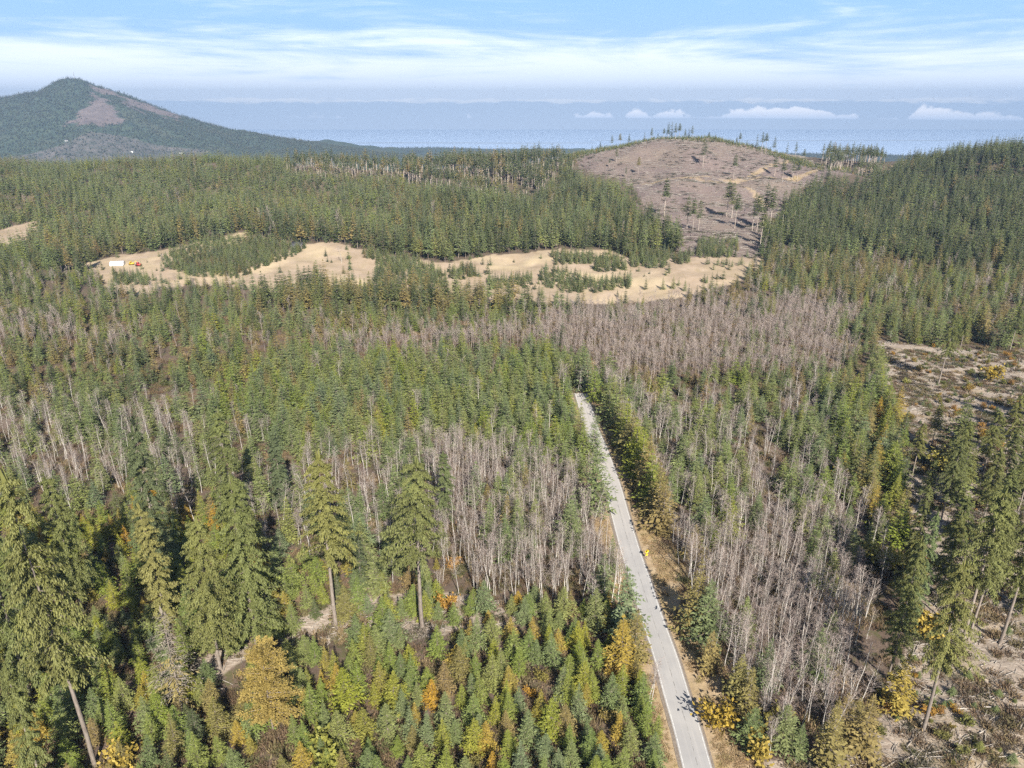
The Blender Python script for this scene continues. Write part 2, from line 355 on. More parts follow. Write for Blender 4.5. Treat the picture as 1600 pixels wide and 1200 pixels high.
BM = {'fir': bark_mat('fir_bark', (.16, .125, .10), (.34, .29, .245)), 'alder': bark_mat('alder_bark', (.38, .345, .31), (.70, .66, .60), 1.6), 'aldfar': bark_mat('alder_bark_far', (.34, .28, .25), (.52, .45, .41), 1.6),
      'log': bark_mat('weathered_wood', (.24, .20, .165), (.62, .56, .49), 4), 'palebark': bark_mat('pale_bark', (.36, .29, .235), (.56, .48, .41)), 'burnt': bark_mat('charred_bark', (.05, .045, .04), (.12, .10, .09), 3)}

# ------------------------------------------------------------ mesh builders
class G:
    def __init__(s): s.v = []; s.f = []; s.n = 0
    def add(s, V, Fc):
        V = np.asarray(V, float).reshape(-1, 3); Fc = np.asarray(Fc, int)
        s.v.append(V); s.f.append(Fc + s.n); s.n += len(V)
    def tube(s, pts, rad, k=5):
        pts = np.asarray(pts, float); rad = np.asarray(rad, float); n = len(pts)
        d = np.gradient(pts, axis=0); d /= np.linalg.norm(d, axis=1)[:, None] + 1e-9
        ref = np.where(np.abs(d[:, 2:3]) > .9, np.array([[1., 0, 0]]), np.array([[0, 0, 1.]]))
        a = np.cross(d, ref); a /= np.linalg.norm(a, axis=1)[:, None] + 1e-9; b = np.cross(d, a)
        th = np.linspace(0, 2 * pi, k, endpoint=False)
        V = pts[:, None, :] + rad[:, None, None] * (np.cos(th)[None, :, None] * a[:, None, :] + np.sin(th)[None, :, None] * b[:, None, :])
        i = np.arange(n - 1)[:, None] * k; j = np.arange(k)[None, :]; j2 = (j + 1) % k
        Fc = np.stack([i + j, i + j2, i + k + j2, i + k + j], -1).reshape(-1, 4)
        s.add(V.reshape(-1, 3), Fc)
        s.add(V[-1], [[0, 1, 2, 3]] if k == 4 else np.array([[0, t, t + 1, t + 1] for t in range(1, k - 1)]))
    def kites(s, B, D, L, Wd, N, fold=.25):
        """leaf sprays: base B, direction D, length L, width Wd, normal N"""
        D = D / (np.linalg.norm(D, axis=1)[:, None] + 1e-9); S = np.cross(D, N); S /= np.linalg.norm(S, axis=1)[:, None] + 1e-9
        U = np.cross(S, D)
        m = B + D * (L * .45)[:, None]
        V = np.stack([B, m + S * (Wd * .5)[:, None] - U * (Wd * fold)[:, None], B + D * L[:, None], m - S * (Wd * .5)[:, None] - U * (Wd * fold)[:, None]], 1)
        k = len(B); idx = np.arange(k)[:, None] * 4 + np.array([[0, 1, 2, 3]])
        s.add(V.reshape(-1, 3), idx)
    def mesh(s, name, mats=()):
        me = bpy.data.meshes.new(name)
        V = np.concatenate(s.v); Fs = np.concatenate([f.reshape(len(f), -1) for f in s.f])
        tri = (Fs[:, 2] == Fs[:, 3]); 
        counts = np.where(tri, 3, 4); tot = counts.sum()
        loops = np.empty(tot, np.int32); st = np.r_[0, np.cumsum(counts)[:-1]]
        for c in range(4):
            m = counts > c; loops[st[m] + c] = Fs[m, c]
        me.vertices.add(len(V)); me.vertices.foreach_set('co', V.ravel().astype(np.float32))
        me.loops.add(tot); me.loops.foreach_set('vertex_index', loops)
        me.polygons.add(len(Fs)); me.polygons.foreach_set('loop_start', st.astype(np.int32))
        me.update(calc_edges=True); me.validate()
        for m in mats: me.materials.append(m)
        return me
def joined(name, gs, mats):
    g = G(); mi = []
    for i, q in enumerate(gs):
        for V, Fc in zip(q.v, q.f): pass
        V = np.concatenate(q.v); off = g.n
        Fs = np.concatenate([f.reshape(len(f), -1) for f in q.f]); g.v.append(V); g.f.append(Fs + off); g.n += len(V); mi += [i] * len(Fs)
    me = g.mesh(name, mats)
    if len(me.polygons) == len(mi): me.polygons.foreach_set('material_index', np.array(mi, np.int32))
    return me

def conifer(R, h=10.0, rad=2.6, base=.06, whorls=15, per=6, seg=4, rise=.25, droop=.25, trunk_r=.12, gap=0.0, power=.85, kw=.42, kl=.42, hang=0.0, sub=1, lean=0.0, top=1.0, leaf0=.42):
    T = G(); C = G()
    zs = np.linspace(0, h, 9); bend = np.c_[np.sin(zs / h * 2 + R.uniform(0, 6)) * h * .006, np.sin(zs / h * 2.4 + R.uniform(0, 6)) * h * .006, zs]
    bend[0] = 0
    bend[0, 2] = -1.0
    T.tube(bend, trunk_r * (1 - zs / h * .93), 6)
    Bs, Ds, Ls, Ws, Ns = [], [], [], [], []
    sectors = R.uniform(.72, 1.2, 8)
    for w_ in range(whorls):
        t = (w_ + R.uniform(-.35, .35)) / whorls; t = min(max(t, 0), .985)
        z = h * (base + (1 - base) * t)
        prof = (1 - t) ** power * (min(1, (t + .10) / .20) ** .6) * top + .03
        for q in range(per):
            if R.random() < gap: continue
            a = 2 * pi * (q + R.uniform(-.4, .4)) / per + w_ * 1.7
            L = rad * prof * R.uniform(.72, 1.15) * sectors[int(a / (2 * pi) * 8) % 8]
            if L < .08: continue
            el = rise * (0.3 + t) + R.uniform(-.12, .12)
            dirh = np.array([cos(a), sin(a), 0]); 
            ss = np.linspace(0.12, 1, seg + 1)
            px = ss * L; pz = px * math.tan(el) - droop * L * ss ** 2
            P0 = np.array([np.interp(z, zs, bend[:, 0]), np.interp(z, zs, bend[:, 1]), z])
            pts = P0 + dirh[None] * px[:, None] + np.array([0, 0, 1.])[None] * pz[:, None]
            if T is not None and L > 1.2 and sub > 0: T.tube(np.vstack([P0, pts[-2]]), np.array([.035 * L ** .5, .01]), 3)
            side = np.array([-sin(a), cos(a), 0])
            for i in range(seg + 1):
                l = (L * kl * (1 - ss[i] * .55) + .12) if sub < 3 else leaf0 + L * kl * .5
                ax = dirh + np.array([0, 0, math.tan(el) - 2 * droop * ss[i]])
                opts = (-1, 1) if i < seg else (-1, 0, 1)
                for sd in opts:
                    for e in range(sub if sub > 0 else 1):
                        d = ax * R.uniform(.5, .95) + side * sd * R.uniform(.6, 1.0) + np.array([0, 0, R.uniform(-.25, .15) - hang * R.uniform(.3, 1)])
                        Bs.append(pts[i] + R.normal(0, (.05 if sub < 3 else .115) * L ** .5, 3)); Ds.append(d); Ls.append(l * R.uniform(.7, 1.25)); Ws.append(l * kw * R.uniform(.8, 1.3))
                        Ns.append(np.array([R.normal(0, .35), R.normal(0, .35), 1.]))
    # leader
    for q in range(3):
        Bs.append(np.array([bend[-1, 0], bend[-1, 1], h * .93])); Ds.append(np.array([R.normal(0, .1), R.normal(0, .1), 1])); Ls.append(h * .085); Ws.append(h * .018); Ns.append(R.normal(0, 1, 3))
    C.kites(np.array(Bs), np.array(Ds), np.array(Ls), np.array(Ws), np.array(Ns))
    return T, C
def alder(R, h=13.0, nb=26, tw=9, tr=.10, thick=.035, stems=1):
    T = G(); C = G()
    Bs, Ds, Ls, Ws, Ns = [], [], [], [], []
    for s_ in range(stems):
        hh = h * R.uniform(.82, 1); off = R.normal(0, .35, 2) * (stems > 1); ln = R.normal(0, .06, 2) * hh
        zs = np.linspace(0, hh, 8)
        c = np.c_[off[0] + ln[0] * (zs / hh) ** 1.3 + np.sin(zs * .6 + R.uniform(0, 6)) * .12, off[1] + ln[1] * (zs / hh) ** 1.3 + np.sin(zs * .5 + R.uniform(0, 6)) * .12, zs]
        c[0, 2] = -.8
        T.tube(c, tr * (1 - zs / hh * .86), 5)
        for b in range(nb):
            t = .42 + .56 * ((b + R.uniform(0, 1)) / nb); z = hh * t; a = R.uniform(0, 2 * pi)
            P0 = np.array([np.interp(z, zs, c[:, 0]), np.interp(z, zs, c[:, 1]), z])
            L = hh * (.07 + .16 * (1 - t) ** .7) * R.uniform(.6, 1.3)
            up = R.uniform(.45, 1.3)
            d = np.array([cos(a), sin(a), up]); d /= np.linalg.norm(d)
            P1 = P0 + d * L * .5 + np.array([0, 0, L * .02]); P2 = P0 + d * L + np.array([0, 0, L * .12])
            C.tube([P0, P1, P2], [thick * 1.1, thick * .7, .008], 3)
            for k in range(tw):
                s = R.uniform(.2, 1); B = P0 + (P2 - P0) * s
                dd = d * R.uniform(.3, 1) + R.normal(0, .7, 3) + np.array([0, 0, .25])
                Bs.append(B); Ds.append(dd); Ls.append(L * R.uniform(.25, .6) + .15); Ws.append(thick * .85 + R.uniform(0, .02)); Ns.append(R.normal(0, 1, 3))
    C.kites(np.array(Bs), np.array(Ds), np.array(Ls), np.array(Ws), np.array(Ns), 0)
    return T, C
def shrub(R, h=2.0, n=420, rad=.7, leaf=.22):
    T = G(); C = G()
    Bs, Ds, Ls, Ws, Ns = [], [], [], [], []
    for q in range(7):
        a = R.uniform(0, 2 * pi); r = h * rad * R.uniform(.2, .9); tip = np.array([cos(a) * r, sin(a) * r, h * R.uniform(.6, 1)])
        mid = tip * .5 + np.array([0, 0, h * .12]); T.tube([np.array([0, 0, -.2]), mid, tip], [.05 * h ** .5, .03 * h ** .5, .01], 3)
        for k in range(n // 7):
            s = R.uniform(.25, 1.1); B = (mid * 2 * s if s < .5 else mid + (tip - mid) * (s - .5) * 2) + R.normal(0, h * .13, 3)
            B[2] = max(B[2], .08)
            Bs.append(B); Ds.append(R.normal(0, 1, 3) + np.array([0, 0, .3])); Ls.append(leaf * h ** .4 * R.uniform(.7, 1.3)); Ws.append(leaf * .7 * h ** .4 * R.uniform(.7, 1.2)); Ns.append(R.normal(0, .6, 3) + np.array([0, -.3, 1]))
    C.kites(np.array(Bs), np.array(Ds), np.array(Ls), np.array(Ws), np.array(Ns))
    return T, C
R = np.random.default_rng(3)
P = {}   # shape protos: list of (height, T, C)
P['yf'] = [(10, *conifer(R, 10, R.uniform(2.7, 3.5), .03, 17, 7, 4, .50, .22, .10, .05, R.uniform(.95, 1.2), .36, .42)) for _ in range(9)]
P['mf'] = [(13, *conifer(R, 13, R.uniform(2.8, 3.8), .06, 15, 7, 3, .38, .24, .13, .07, R.uniform(.9, 1.2), .44, .46)) for _ in range(9)]
P['mt'] = [(20, *conifer(R, 20, R.uniform(3.5, 4.6), R.uniform(.12, .30), 15, 7, 3, .15, .26, .22, .08, R.uniform(.6, .85), .52, .50)) for _ in range(5)]
P['lf'] = [(13, *conifer(R, 13, R.uniform(2.8, 3.7), .05, 9, 6, 1, .25, .25, .13, .03, R.uniform(.95, 1.2), .66, .70, sub=0)) for _ in range(5)]
P['lt'] = [(20, *conifer(R, 20, R.uniform(3.4, 4.0), R.uniform(.12, .28), 13, 6, 1, .12, .28, .22, .05, R.uniform(.75, .95), .66, .70, sub=0)) for _ in range(5)]
P['ct'] = [(24, *conifer(R, 24, R.uniform(3.4, 4.2), R.uniform(.45, .6), 10, 5, 1, .12, .28, .42, .10, R.uniform(.5, .7), .66, .66, sub=0)) for _ in range(4)]
P['al'] = [(13, *alder(R, 13, 24, 10, .115, .028, 1 + (i % 3 == 2))) for i in range(7)]
P['af'] = [(13, *alder(R, 13, 22, 10, .085, .048, 1)) for i in range(4)]
P['sh'] = [(2, *shrub(R, 2)) for _ in range(4)]
P['st'] = [(1, *conifer(R, 3, 3.2, .0, 5, 5, 1, .2, .2, .1, 0, .8, .7, .7, sub=0)) for _ in range(2)]
P['tiny'] = [(20, *conifer(R, 20, 4.2, .05, 4, 4, 0, .1, .3, .2, 0, .9, .9, 1.1, sub=0)) for _ in range(3)]
MESHC = {}
def pm(shape, i, mk, part=None):
    key = (shape, i, mk, part)
    if key not in MESHC:
        h, T, C = P[shape][i]; bm = BM['palebark' if shape in ('ct', 'thin') else ('aldfar' if shape == 'af' else 'alder') if mk == 'a' else 'fir']
        MESHC[key] = joined(f'tree_{shape}', [T, C], [bm, LM[mk]]) if part is None else (T.mesh('trunk', [bm]) if part == 'trunk' else C.mesh('crown', [LM[mk]]))
    return MESHC[key]
col = sc.collection
def link(o, parent=None):
    col.objects.link(o)
    if parent is not None: o.parent = parent
    return o
def tag(o, label=None, cat=None, group=None, kind=None):
    for k, v in (('label', label), ('category', cat), ('group', group), ('kind', kind)):
        if v: o[k] = v
    return o

# ------------------------------------------------------------ ground sheet
ys = list(np.arange(-700, 60, 20.0)); y = 60.0
while y < 1500: ys.append(y); y *= 1.0068
while y < 12300: ys.append(y); y *= 1.014
ys = np.array(ys); NX = 560
sx = np.linspace(-1, 1, NX)
YY, SX = np.meshgrid(ys, sx, indexing='ij')
XX = SX * (np.clip(YY, 60, None) * 0.98 + 130)
XX = np.where(YY < 60, SX * (190 + (60 - YY) * 1.2), XX)
ZZ = height(XX, YY)
def ground_masks(x, y, z):
    px, py, d = project(np.stack([x, y, z], -1))
    jx = (fbm(x / 14, y / 14, 31) - .5) * 18 * np.clip(250 / np.maximum(y, 60), .3, 1.6); jy = (fbm(x / 14, y / 14, 41) - .5) * 12 * np.clip(250 / np.maximum(y, 60), .2, 1.6)
    ok = (d > 0) & (y < 1600)
    qx, qy = px + jx, py + jy
    me = in_any(px + jx * 2.6, py + jy * 1.5, MEADOW) & ok & (y < 720) & (y > 420)
    hc = in_any(qx, qy, HILLCUT) & ok & (y > 480) & (y < 1300)
    cl = (in_any(qx, qy, CLEARING) | in_any(qx, qy, GAP)) & ok & (y < 420)
    rd = road_dist(x, y)
    vg = (((rd > -7.5 + jx.ravel() * 0) & (rd < 11)).reshape(x.shape) & (y < 330)).astype(float)
    for tr, wd_ in TRK:
        dm = np.full(x.shape, 1e9); sel = (np.abs(x - tr[:, 0].mean()) < np.ptp(tr[:, 0]) + 40) & (np.abs(y - tr[:, 1].mean()) < np.ptp(tr[:, 1]) + 60)
        qx, qy = x[sel], y[sel]; dd_ = np.full(qx.shape, 1e9)
        for a, b in zip(tr[:-1], tr[1:]):
            v = b - a; t = np.clip(((qx - a[0]) * v[0] + (qy - a[1]) * v[1]) / (v @ v), 0, 1); dd_ = np.minimum(dd_, np.hypot(qx - a[0] - v[0] * t, qy - a[1] - v[1] * t))
        m_ = np.zeros(x.shape, bool); m_[sel] = dd_ < wd_; vg = np.maximum(vg, m_ * .75)
    return me, hc, cl, vg
TRK = [(np.array([hit(*q)[:2] for q in L_]), w_) for L_, w_ in [([(985, 284), (1030, 282), (1080, 281), (1120, 279), (1160, 276), (1200, 271), (1240, 271), (1275, 270), (1330, 268), (1392, 265)], 5.5), ([(1160, 276), (1185, 262), (1215, 252), (1240, 250)], 4), ([(1080, 281), (1120, 292), (1170, 300), (1200, 318)], 3.5)]]
me_, hc_, cl_, vg_ = ground_masks(XX, YY, ZZ)
gV = np.stack([XX, YY, ZZ], -1).reshape(-1, 3); ny = len(ys)
ii = (np.arange(ny - 1)[:, None] * NX + np.arange(NX - 1)[None, :]).ravel()
g = G(); g.add(gV, np.stack([ii, ii + 1, ii + NX + 1, ii + NX], -1))
m, N = newmat('ground_soil'); tcn = N.n('ShaderNodeTexCoord'); ob = (tcn, 'Object')
at = N.n('ShaderNodeAttribute', attribute_name='zone'); atv = N.n('ShaderNodeAttribute', attribute_name='verge')
sepc = N.n('ShaderNodeSeparateColor', i_Color=(at, 'Color'))
nA = N.noise(ob, .35, 6, .7); nB = N.noise(ob, .06, 4, .6); nC = N.noise(ob, 2.2, 4, .7); nD = N.noise(ob, .012, 4, .6)
mpS = N.n('ShaderNodeMapping', i_Vector=ob, i_Rotation=(0, 0, .5), i_Scale=(.35, 2.2, 1)); nS = N.noise(mpS, 1.0, 5, .75, 1.5)
mpT = N.n('ShaderNodeMapping', i_Vector=ob, i_Rotation=(0, 0, -.7), i_Scale=(.3, 1.8, 1)); nT = N.noise(mpT, 1.2, 5, .75, 1.5)
floor_ = N.ramp(nA, [(.25, (.075, .055, .04)), (.5, (.15, .11, .085)), (.62, (.10, .095, .045)), (.8, (.24, .18, .13))])
meadow = N.mix(N.mr(nB, .35, .65), (.375, .285, .20), (.455, .355, .265)); meadow = N.mix(N.mr(nA, .45, .75, 0, .55), meadow, (.36, .265, .175)); meadow = N.mix(N.mr(N.noise(ob, .09, 6, .7, 1.5), .52, .64, 0, .5), meadow, (.30, .23, .14)); meadow = N.mix(N.mr(N.noise(ob, .03, 5, .7, 1.0), .50, .60, 0, .55), meadow, (.34, .27, .17)); meadow = N.mix(N.mr(nD, .5, .62, 0, .5), meadow, (.66, .53, .33))
slash = N.ramp(nS, [(.29, (.15, .12, .095)), (.41, (.28, .22, .175)), (.53, (.37, .305, .245)), (.68, (.55, .48, .41))])
slash = N.mix(N.mr(nT, .58, .68, 0, .8), slash, (.58, .51, .44)); slash = N.mix(N.mr(nB, .52, .66, 0, .55), slash, (.30, .235, .135)); slash = N.mix(N.mr(N.noise(ob, .18, 5, .7), .55, .68, 0, .5), slash, (.19, .17, .09)); slash = N.mix(N.mr(nC, .6, .75, 0, .6), slash, (.13, .10, .075))
hill = N.ramp(nT, [(.36, (.085, .065, .055)), (.46, (.19, .145, .13)), (.58, (.245, .19, .173)), (.70, (.42, .35, .30))])
hill = N.mix(N.mr(nD, .45, .62, 0, .55), hill, (.25, .20, .15)); hill = N.mix(N.mr(nA, .56, .70, 0, .7), hill, (.11, .08, .07)); hill = N.mix(N.mr(N.noise(mpT, .09, 5, .7, 2.0), .50, .60, 0, .5), hill, (.155, .115, .10)); hill = N.mix(N.mr(N.noise(mpS, .16, 5, .7, 1.0), .60, .68, 0, .6), hill, (.40, .33, .28))
verge = N.mix(N.mr(nA, .35, .65), (.36, .265, .165), (.47, .36, .23)); verge = N.mix(N.mr(nB, .5, .62, 0, .7), verge, (.34, .25, .10)); verge = N.mix(N.mr(nC, .55, .72, 0, .4), verge, (.25, .17, .11))
c = N.mix((sepc, 'Red'), floor_, meadow); c = N.mix((sepc, 'Green'), c, slash); c = N.mix((sepc, 'Blue'), c, hill); c = N.mix((atv, 'Fac'), c, verge)
# far lowland woods
ps = N.n('ShaderNodeSeparateXYZ', i_Vector=ob)
nF = N.noise(ob, .012, 6, .8); lowl = N.ramp(nF, [(.35, (.035, .05, .035)), (.55, (.06, .075, .05)), (.68, (.13, .12, .10))])
c = N.mix(N.mr((ps, 'Y'), 1400, 1800), c, lowl)
bmp = N.n('ShaderNodeBump', i_Strength=.8, i_Distance=.35, i_Height=N.m('ADD', nA, N.m('MULTIPLY', nC, .4)))
bs = N.n('ShaderNodeBsdfPrincipled', i_Base_Color=c, i_Roughness=.95, i_Normal=bmp); bs.inputs['Specular IOR Level'].default_value = .1
N.n('ShaderNodeOutputMaterial', i_Surface=bs)
gme = g.mesh('ground', [m])
ca = gme.attributes.new('zone', 'FLOAT_COLOR', 'POINT')
ca.data.foreach_set('color', np.stack([me_, cl_, hc_, np.ones_like(me_)], -1).astype(np.float32).ravel())
va = gme.attributes.new('verge', 'FLOAT', 'POINT'); va.data.foreach_set('value', vg_.astype(np.float32).ravel())
gme.polygons.foreach_set('use_smooth', np.ones(len(gme.polygons), bool))
tag(link(bpy.data.objects.new('ground', gme)), kind='structure')

# ------------------------------------------------------------ sea, sandbars, haze
g = G(); g.add([(-16000, 5000, SEA), (16000, 5000, SEA), (16000, 12590, SEA), (-16000, 12590, SEA)], [[0, 1, 2, 3]])
m, N = newmat('sea_water'); tcn = N.n('ShaderNodeTexCoord')
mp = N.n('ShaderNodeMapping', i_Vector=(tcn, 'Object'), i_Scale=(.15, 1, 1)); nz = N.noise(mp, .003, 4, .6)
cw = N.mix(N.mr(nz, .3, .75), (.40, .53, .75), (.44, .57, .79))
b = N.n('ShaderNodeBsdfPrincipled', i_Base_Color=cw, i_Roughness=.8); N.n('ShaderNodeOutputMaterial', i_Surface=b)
tag(link(bpy.data.objects.new('sea', g.mesh('sea', [m]))), kind='structure')
def spit(x0, x1, y0, wd, nm):
    g = G(); xs = np.linspace(x0, x1, 60); c = y0 + 120 * (fbm(xs / 900, xs * 0 + y0, 77) - .5); hw = wd * (.3 + fbm(xs / 400, xs * 0, 78)) * np.sin(np.linspace(.05, pi - .05, 60)) ** .4
    rows = [np.c_[xs, c - hw, xs * 0 + SEA - .5], np.c_[xs, c, xs * 0 + SEA + 3], np.c_[xs, c + hw, xs * 0 + SEA - .5]]
    V = np.concatenate(rows); i = np.arange(59); g.add(V, np.concatenate([np.stack([i, i + 1, i + 61, i + 60], -1), np.stack([i + 60, i + 61, i + 121, i + 120], -1)]))
    tag(link(bpy.data.objects.new(nm, g.mesh(nm, [sandm]))), kind='structure')
sandm, N = newmat('sandbar'); b = N.n('ShaderNodeBsdfPrincipled', i_Base_Color=N.mix(N.noise((N.n('ShaderNodeTexCoord'), 'Object'), .01), (.22, .27, .33), (.36, .38, .40)), i_Roughness=.9); N.n('ShaderNodeOutputMaterial', i_Surface=b)
spit(-2600, 900, 8000, 70, 'beach_sandbar'); spit(900, 5200, 8600, 60, 'water_sandbar')
g = G(); x, y0, y1, z0, z1 = 15000, -760, 12600, SEA - 40, 345
g.add([(-x, y0, z0), (x, y0, z0), (x, y1, z0), (-x, y1, z0), (-x, y0, z1), (x, y0, z1), (x, y1, z1), (-x, y1, z1)], [[0, 3, 2, 1], [4, 5, 6, 7], [0, 1, 5, 4], [1, 2, 6, 5], [2, 3, 7, 6], [3, 0, 4, 7]])
m, N = newmat('haze_air'); pv = N.n('ShaderNodeVolumePrincipled', i_Color=(.33, .48, .73, 1), i_Density=0.95e-4); N.n('ShaderNodeOutputMaterial', i_Volume=pv)
tag(link(bpy.data.objects.new('haze', g.mesh('haze', [m]))), kind='stuff')

# ------------------------------------------------------------ mountain
MD = 4500.0
sil = [(-500, 260), (-250, 215), (0, 150), (60, 140), (85, 125), (105, 119), (125, 121), (150, 130), (165, 135), (200, 147), (250, 166), (275, 175), (300, 183), (350, 197), (400, 206), (480, 219), (560, 231), (640, 244), (760, 258)]
sp = np.array([unproj(a, b + 3, MD) for a, b in sil])
def mtn(x, y):
    xr = x * MD / (MD + (y - MD) * .5)
    crest = np.interp(xr, sp[:, 0], sp[:, 2]); d = (y - MD) / 1.0
    basez = -225.0
    rel = np.where(d < 0, np.clip(1 + d / 1500, 0, 1) ** 1.15, np.clip(1 - d / 1800, 0, 1))
    z = basez + (crest - basez) * rel
    rid = (fbm(x / 320 + y / 900, y / 700, 55) - .5) * 150 * np.clip((1 - rel) * 5, 0, 1) * np.clip(rel * 4, 0, 1)
    return z + rid + (fbm(x / 60, y / 60, 56) - .5) * 12 - 12 * (rel <= 0.02)
my = np.concatenate([np.arange(2950, 4700, 16.0), np.arange(4700, 6400, 50.0)]); mx = np.linspace(-6000, 600, 420)
MY, MX = np.meshgrid(my, mx, indexing='ij'); MZ = mtn(MX, MY)
g = G(); ii = (np.arange(len(my) - 1)[:, None] * 420 + np.arange(419)[None, :]).ravel(); g.add(np.stack([MX, MY, MZ], -1).reshape(-1, 3), np.stack([ii, ii + 1, ii + 421, ii + 420], -1))
MCUT = [poly([(137, 144), (150, 152), (165, 165), (185, 182), (207, 188), (200, 194), (160, 196), (130, 192), (98, 191), (125, 180), (140, 166)]), poly([(140, 128), (165, 135), (190, 147), (250, 170), (290, 188), (240, 180), (190, 160), (150, 142)])]
MBARE = [poly([(50, 240), (100, 225), (140, 205), (200, 215), (250, 228), (330, 235), (300, 250), (150, 252), (-20, 252), (20, 244)])]
px, py, _ = project(np.stack([MX, MY, MZ], -1)); mc = in_any(px + (fbm(MX / 90, MY / 90, 88) - .5) * 44, py + (fbm(MX / 90, MY / 90, 89) - .5) * 22, MCUT) & (MY < 4700); mb = in_any(px, py, MBARE) & (MY < 4700)
m, N = newmat('mountain_slope'); ob = (N.n('ShaderNodeTexCoord'), 'Object'); at = N.n('ShaderNodeAttribute', attribute_name='cut'); sc2 = N.n('ShaderNodeSeparateColor', i_Color=(at, 'Color'))
nA = N.noise(ob, .02, 6, .8); nB = N.noise(ob, .004, 4, .6)
c0 = N.ramp(nA, [(.35, (.03, .05, .035)), (.6, (.06, .085, .045)), (.75, (.12, .12, .07))])
c0 = N.mix(N.mr(nB, .55, .65, 0, .5), c0, (.10, .10, .06))
c1 = N.ramp(nA, [(.35, (.11, .085, .08)), (.6, (.19, .15, .135))]); c2 = N.ramp(nA, [(.4, (.06, .07, .05)), (.52, (.115, .105, .09)), (.65, (.16, .14, .12))])
c = N.mix((sc2, 'Red'), c0, c1); c = N.mix((sc2, 'Green'), c, c2)
b = N.n('ShaderNodeBsdfPrincipled', i_Base_Color=c, i_Roughness=.95); N.n('ShaderNodeOutputMaterial', i_Surface=b)
mm = g.mesh('mountain', [m]); ca = mm.attributes.new('cut', 'FLOAT_COLOR', 'POINT'); ca.data.foreach_set('color', np.stack([mc, mb, mb * 0, mb * 0 + 1], -1).astype(np.float32).ravel())
mm.polygons.foreach_set('use_smooth', np.ones(len(mm.polygons), bool))
tag(link(bpy.data.objects.new('mountain', mm)), kind='structure')

# ------------------------------------------------------------ instancing of uncountable woods
def scatter_stuff(name, pts, idx, rot, scl, meshes):
    c = bpy.data.collections.new(name + '_shapes')
    for i, me in enumerate(meshes):
        c.objects.link(bpy.data.objects.new(f'{name}_shape_{i:03d}', me))
    me = bpy.data.meshes.new(name); me.vertices.add(len(pts)); me.vertices.foreach_set('co', np.asarray(pts, np.float32).ravel())
    a = me.attributes.new('proto', 'INT', 'POINT'); a.data.foreach_set('value', np.asarray(idx, np.int32))
    a = me.attributes.new('turn', 'FLOAT_VECTOR', 'POINT'); a.data.foreach_set('vector', np.asarray(rot, np.float32).ravel())
    a = me.attributes.new('size', 'FLOAT_VECTOR', 'POINT'); a.data.foreach_set('vector', np.asarray(scl, np.float32).ravel())
    o = bpy.data.objects.new(name, me); link(o)
    ng = bpy.data.node_groups.new(name, 'GeometryNodeTree')
    ng.interface.new_socket('Geometry', in_out='INPUT', socket_type='NodeSocketGeometry'); ng.interface.new_socket('Geometry', in_out='OUTPUT', socket_type='NodeSocketGeometry')
    nn = ng.nodes; L = ng.links.new
    gi = nn.new('NodeGroupInput'); go = nn.new('NodeGroupOutput'); ip = nn.new('GeometryNodeInstanceOnPoints'); ci = nn.new('GeometryNodeCollectionInfo')
    ci.inputs['Collection'].default_value = c; ci.inputs['Separate Children'].default_value = True; ci.inputs['Reset Children'].default_value = True
    def na(nm, t):
        q = nn.new('GeometryNodeInputNamedAttribute'); q.data_type = t; q.inputs['Name'].default_value = nm; return q.outputs['Attribute']
    L(gi.outputs[0], ip.inputs['Points']); L(ci.outputs[0], ip.inputs['Instance']); ip.inputs['Pick Instance'].default_value = True
    L(na('proto', 'INT'), ip.inputs['Instance Index']); L(na('turn', 'FLOAT_VECTOR'), ip.inputs['Rotation']); L(na('size', 'FLOAT_VECTOR'), ip.inputs['Scale'])
    L(ip.outputs[0], go.inputs[0])
    md = o.modifiers.new('scatter', 'NODES'); md.node_group = ng
    return o
SPECIES = {  # (near shape, mid shape, far shape)
 'f': ('yf', 'mf', 'lf'), 'd': ('mf', 'mt', 'lt'), 'o': ('mf', 'mt', 'lt'), 'g': ('yf', 'yf', 'lf'), 'y': ('yf', 'mf', 'lf'), 'h': ('old', 'mt', 'lt'), 'a': ('al', 'af', 'af'), 's': ('sh', 'sh', 'sh')}
PTS = []   # x,y,z,h,kind,zoneindex
keys = list(ZP)
ZH = {k: ZP[k][1] for k in keys}
# coarse occlusion-free scatter, per zone its own jittered grid
BB = {'mid': (-900, 900, 215, 720), 'ridge': (-1300, 300, 500, 1120), 'ridge_edge': (-700, 330, 480, 800), 'ridge_tall': (-260, 330, 520, 1080), 'crest_tall': (-400, 120, 780, 1160), 'crest_sparse': (-420, -100, 900, 1100),
      'right_hill': (180, 1300, 480, 1060), 'right_low': (140, 900, 420, 760), 'saddle': (380, 700, 980, 1180), 'front_line': (-300, 60, 400, 520), 'front_right': (20, 260, 400, 540), 'mauve': (-600, 330, 290, 500),
      'plantation': (-200, 50, 190, 380), 'alder_left': (-360, 30, 120, 330), 'alder_mid': (-60, 60, 110, 260), 'left_old': (-300, 0, 70, 240), 'plant_fg': (-60, 50, 50, 165),
      'alder_right': (20, 230, 95, 330), 'road_wood': (30, 110, 80, 165), 'alder_low': (20, 130, 90, 220), 'strip': (100, 240, 110, 330), 'clear_back': (200, 700, 330, 430), 'bush': (-420, 200, 430, 640), 'belt': (80, 400, 120, 320)}
order = ['ridge', 'ridge_edge', 'ridge_tall', 'crest_sparse', 'crest_tall', 'right_hill', 'right_low', 'saddle', 'front_line', 'front_right', 'mauve', 'plantation', 'alder_left', 'alder_mid', 'left_old', 'plant_fg', 'alder_right', 'alder_low', 'road_wood', 'strip', 'clear_back']
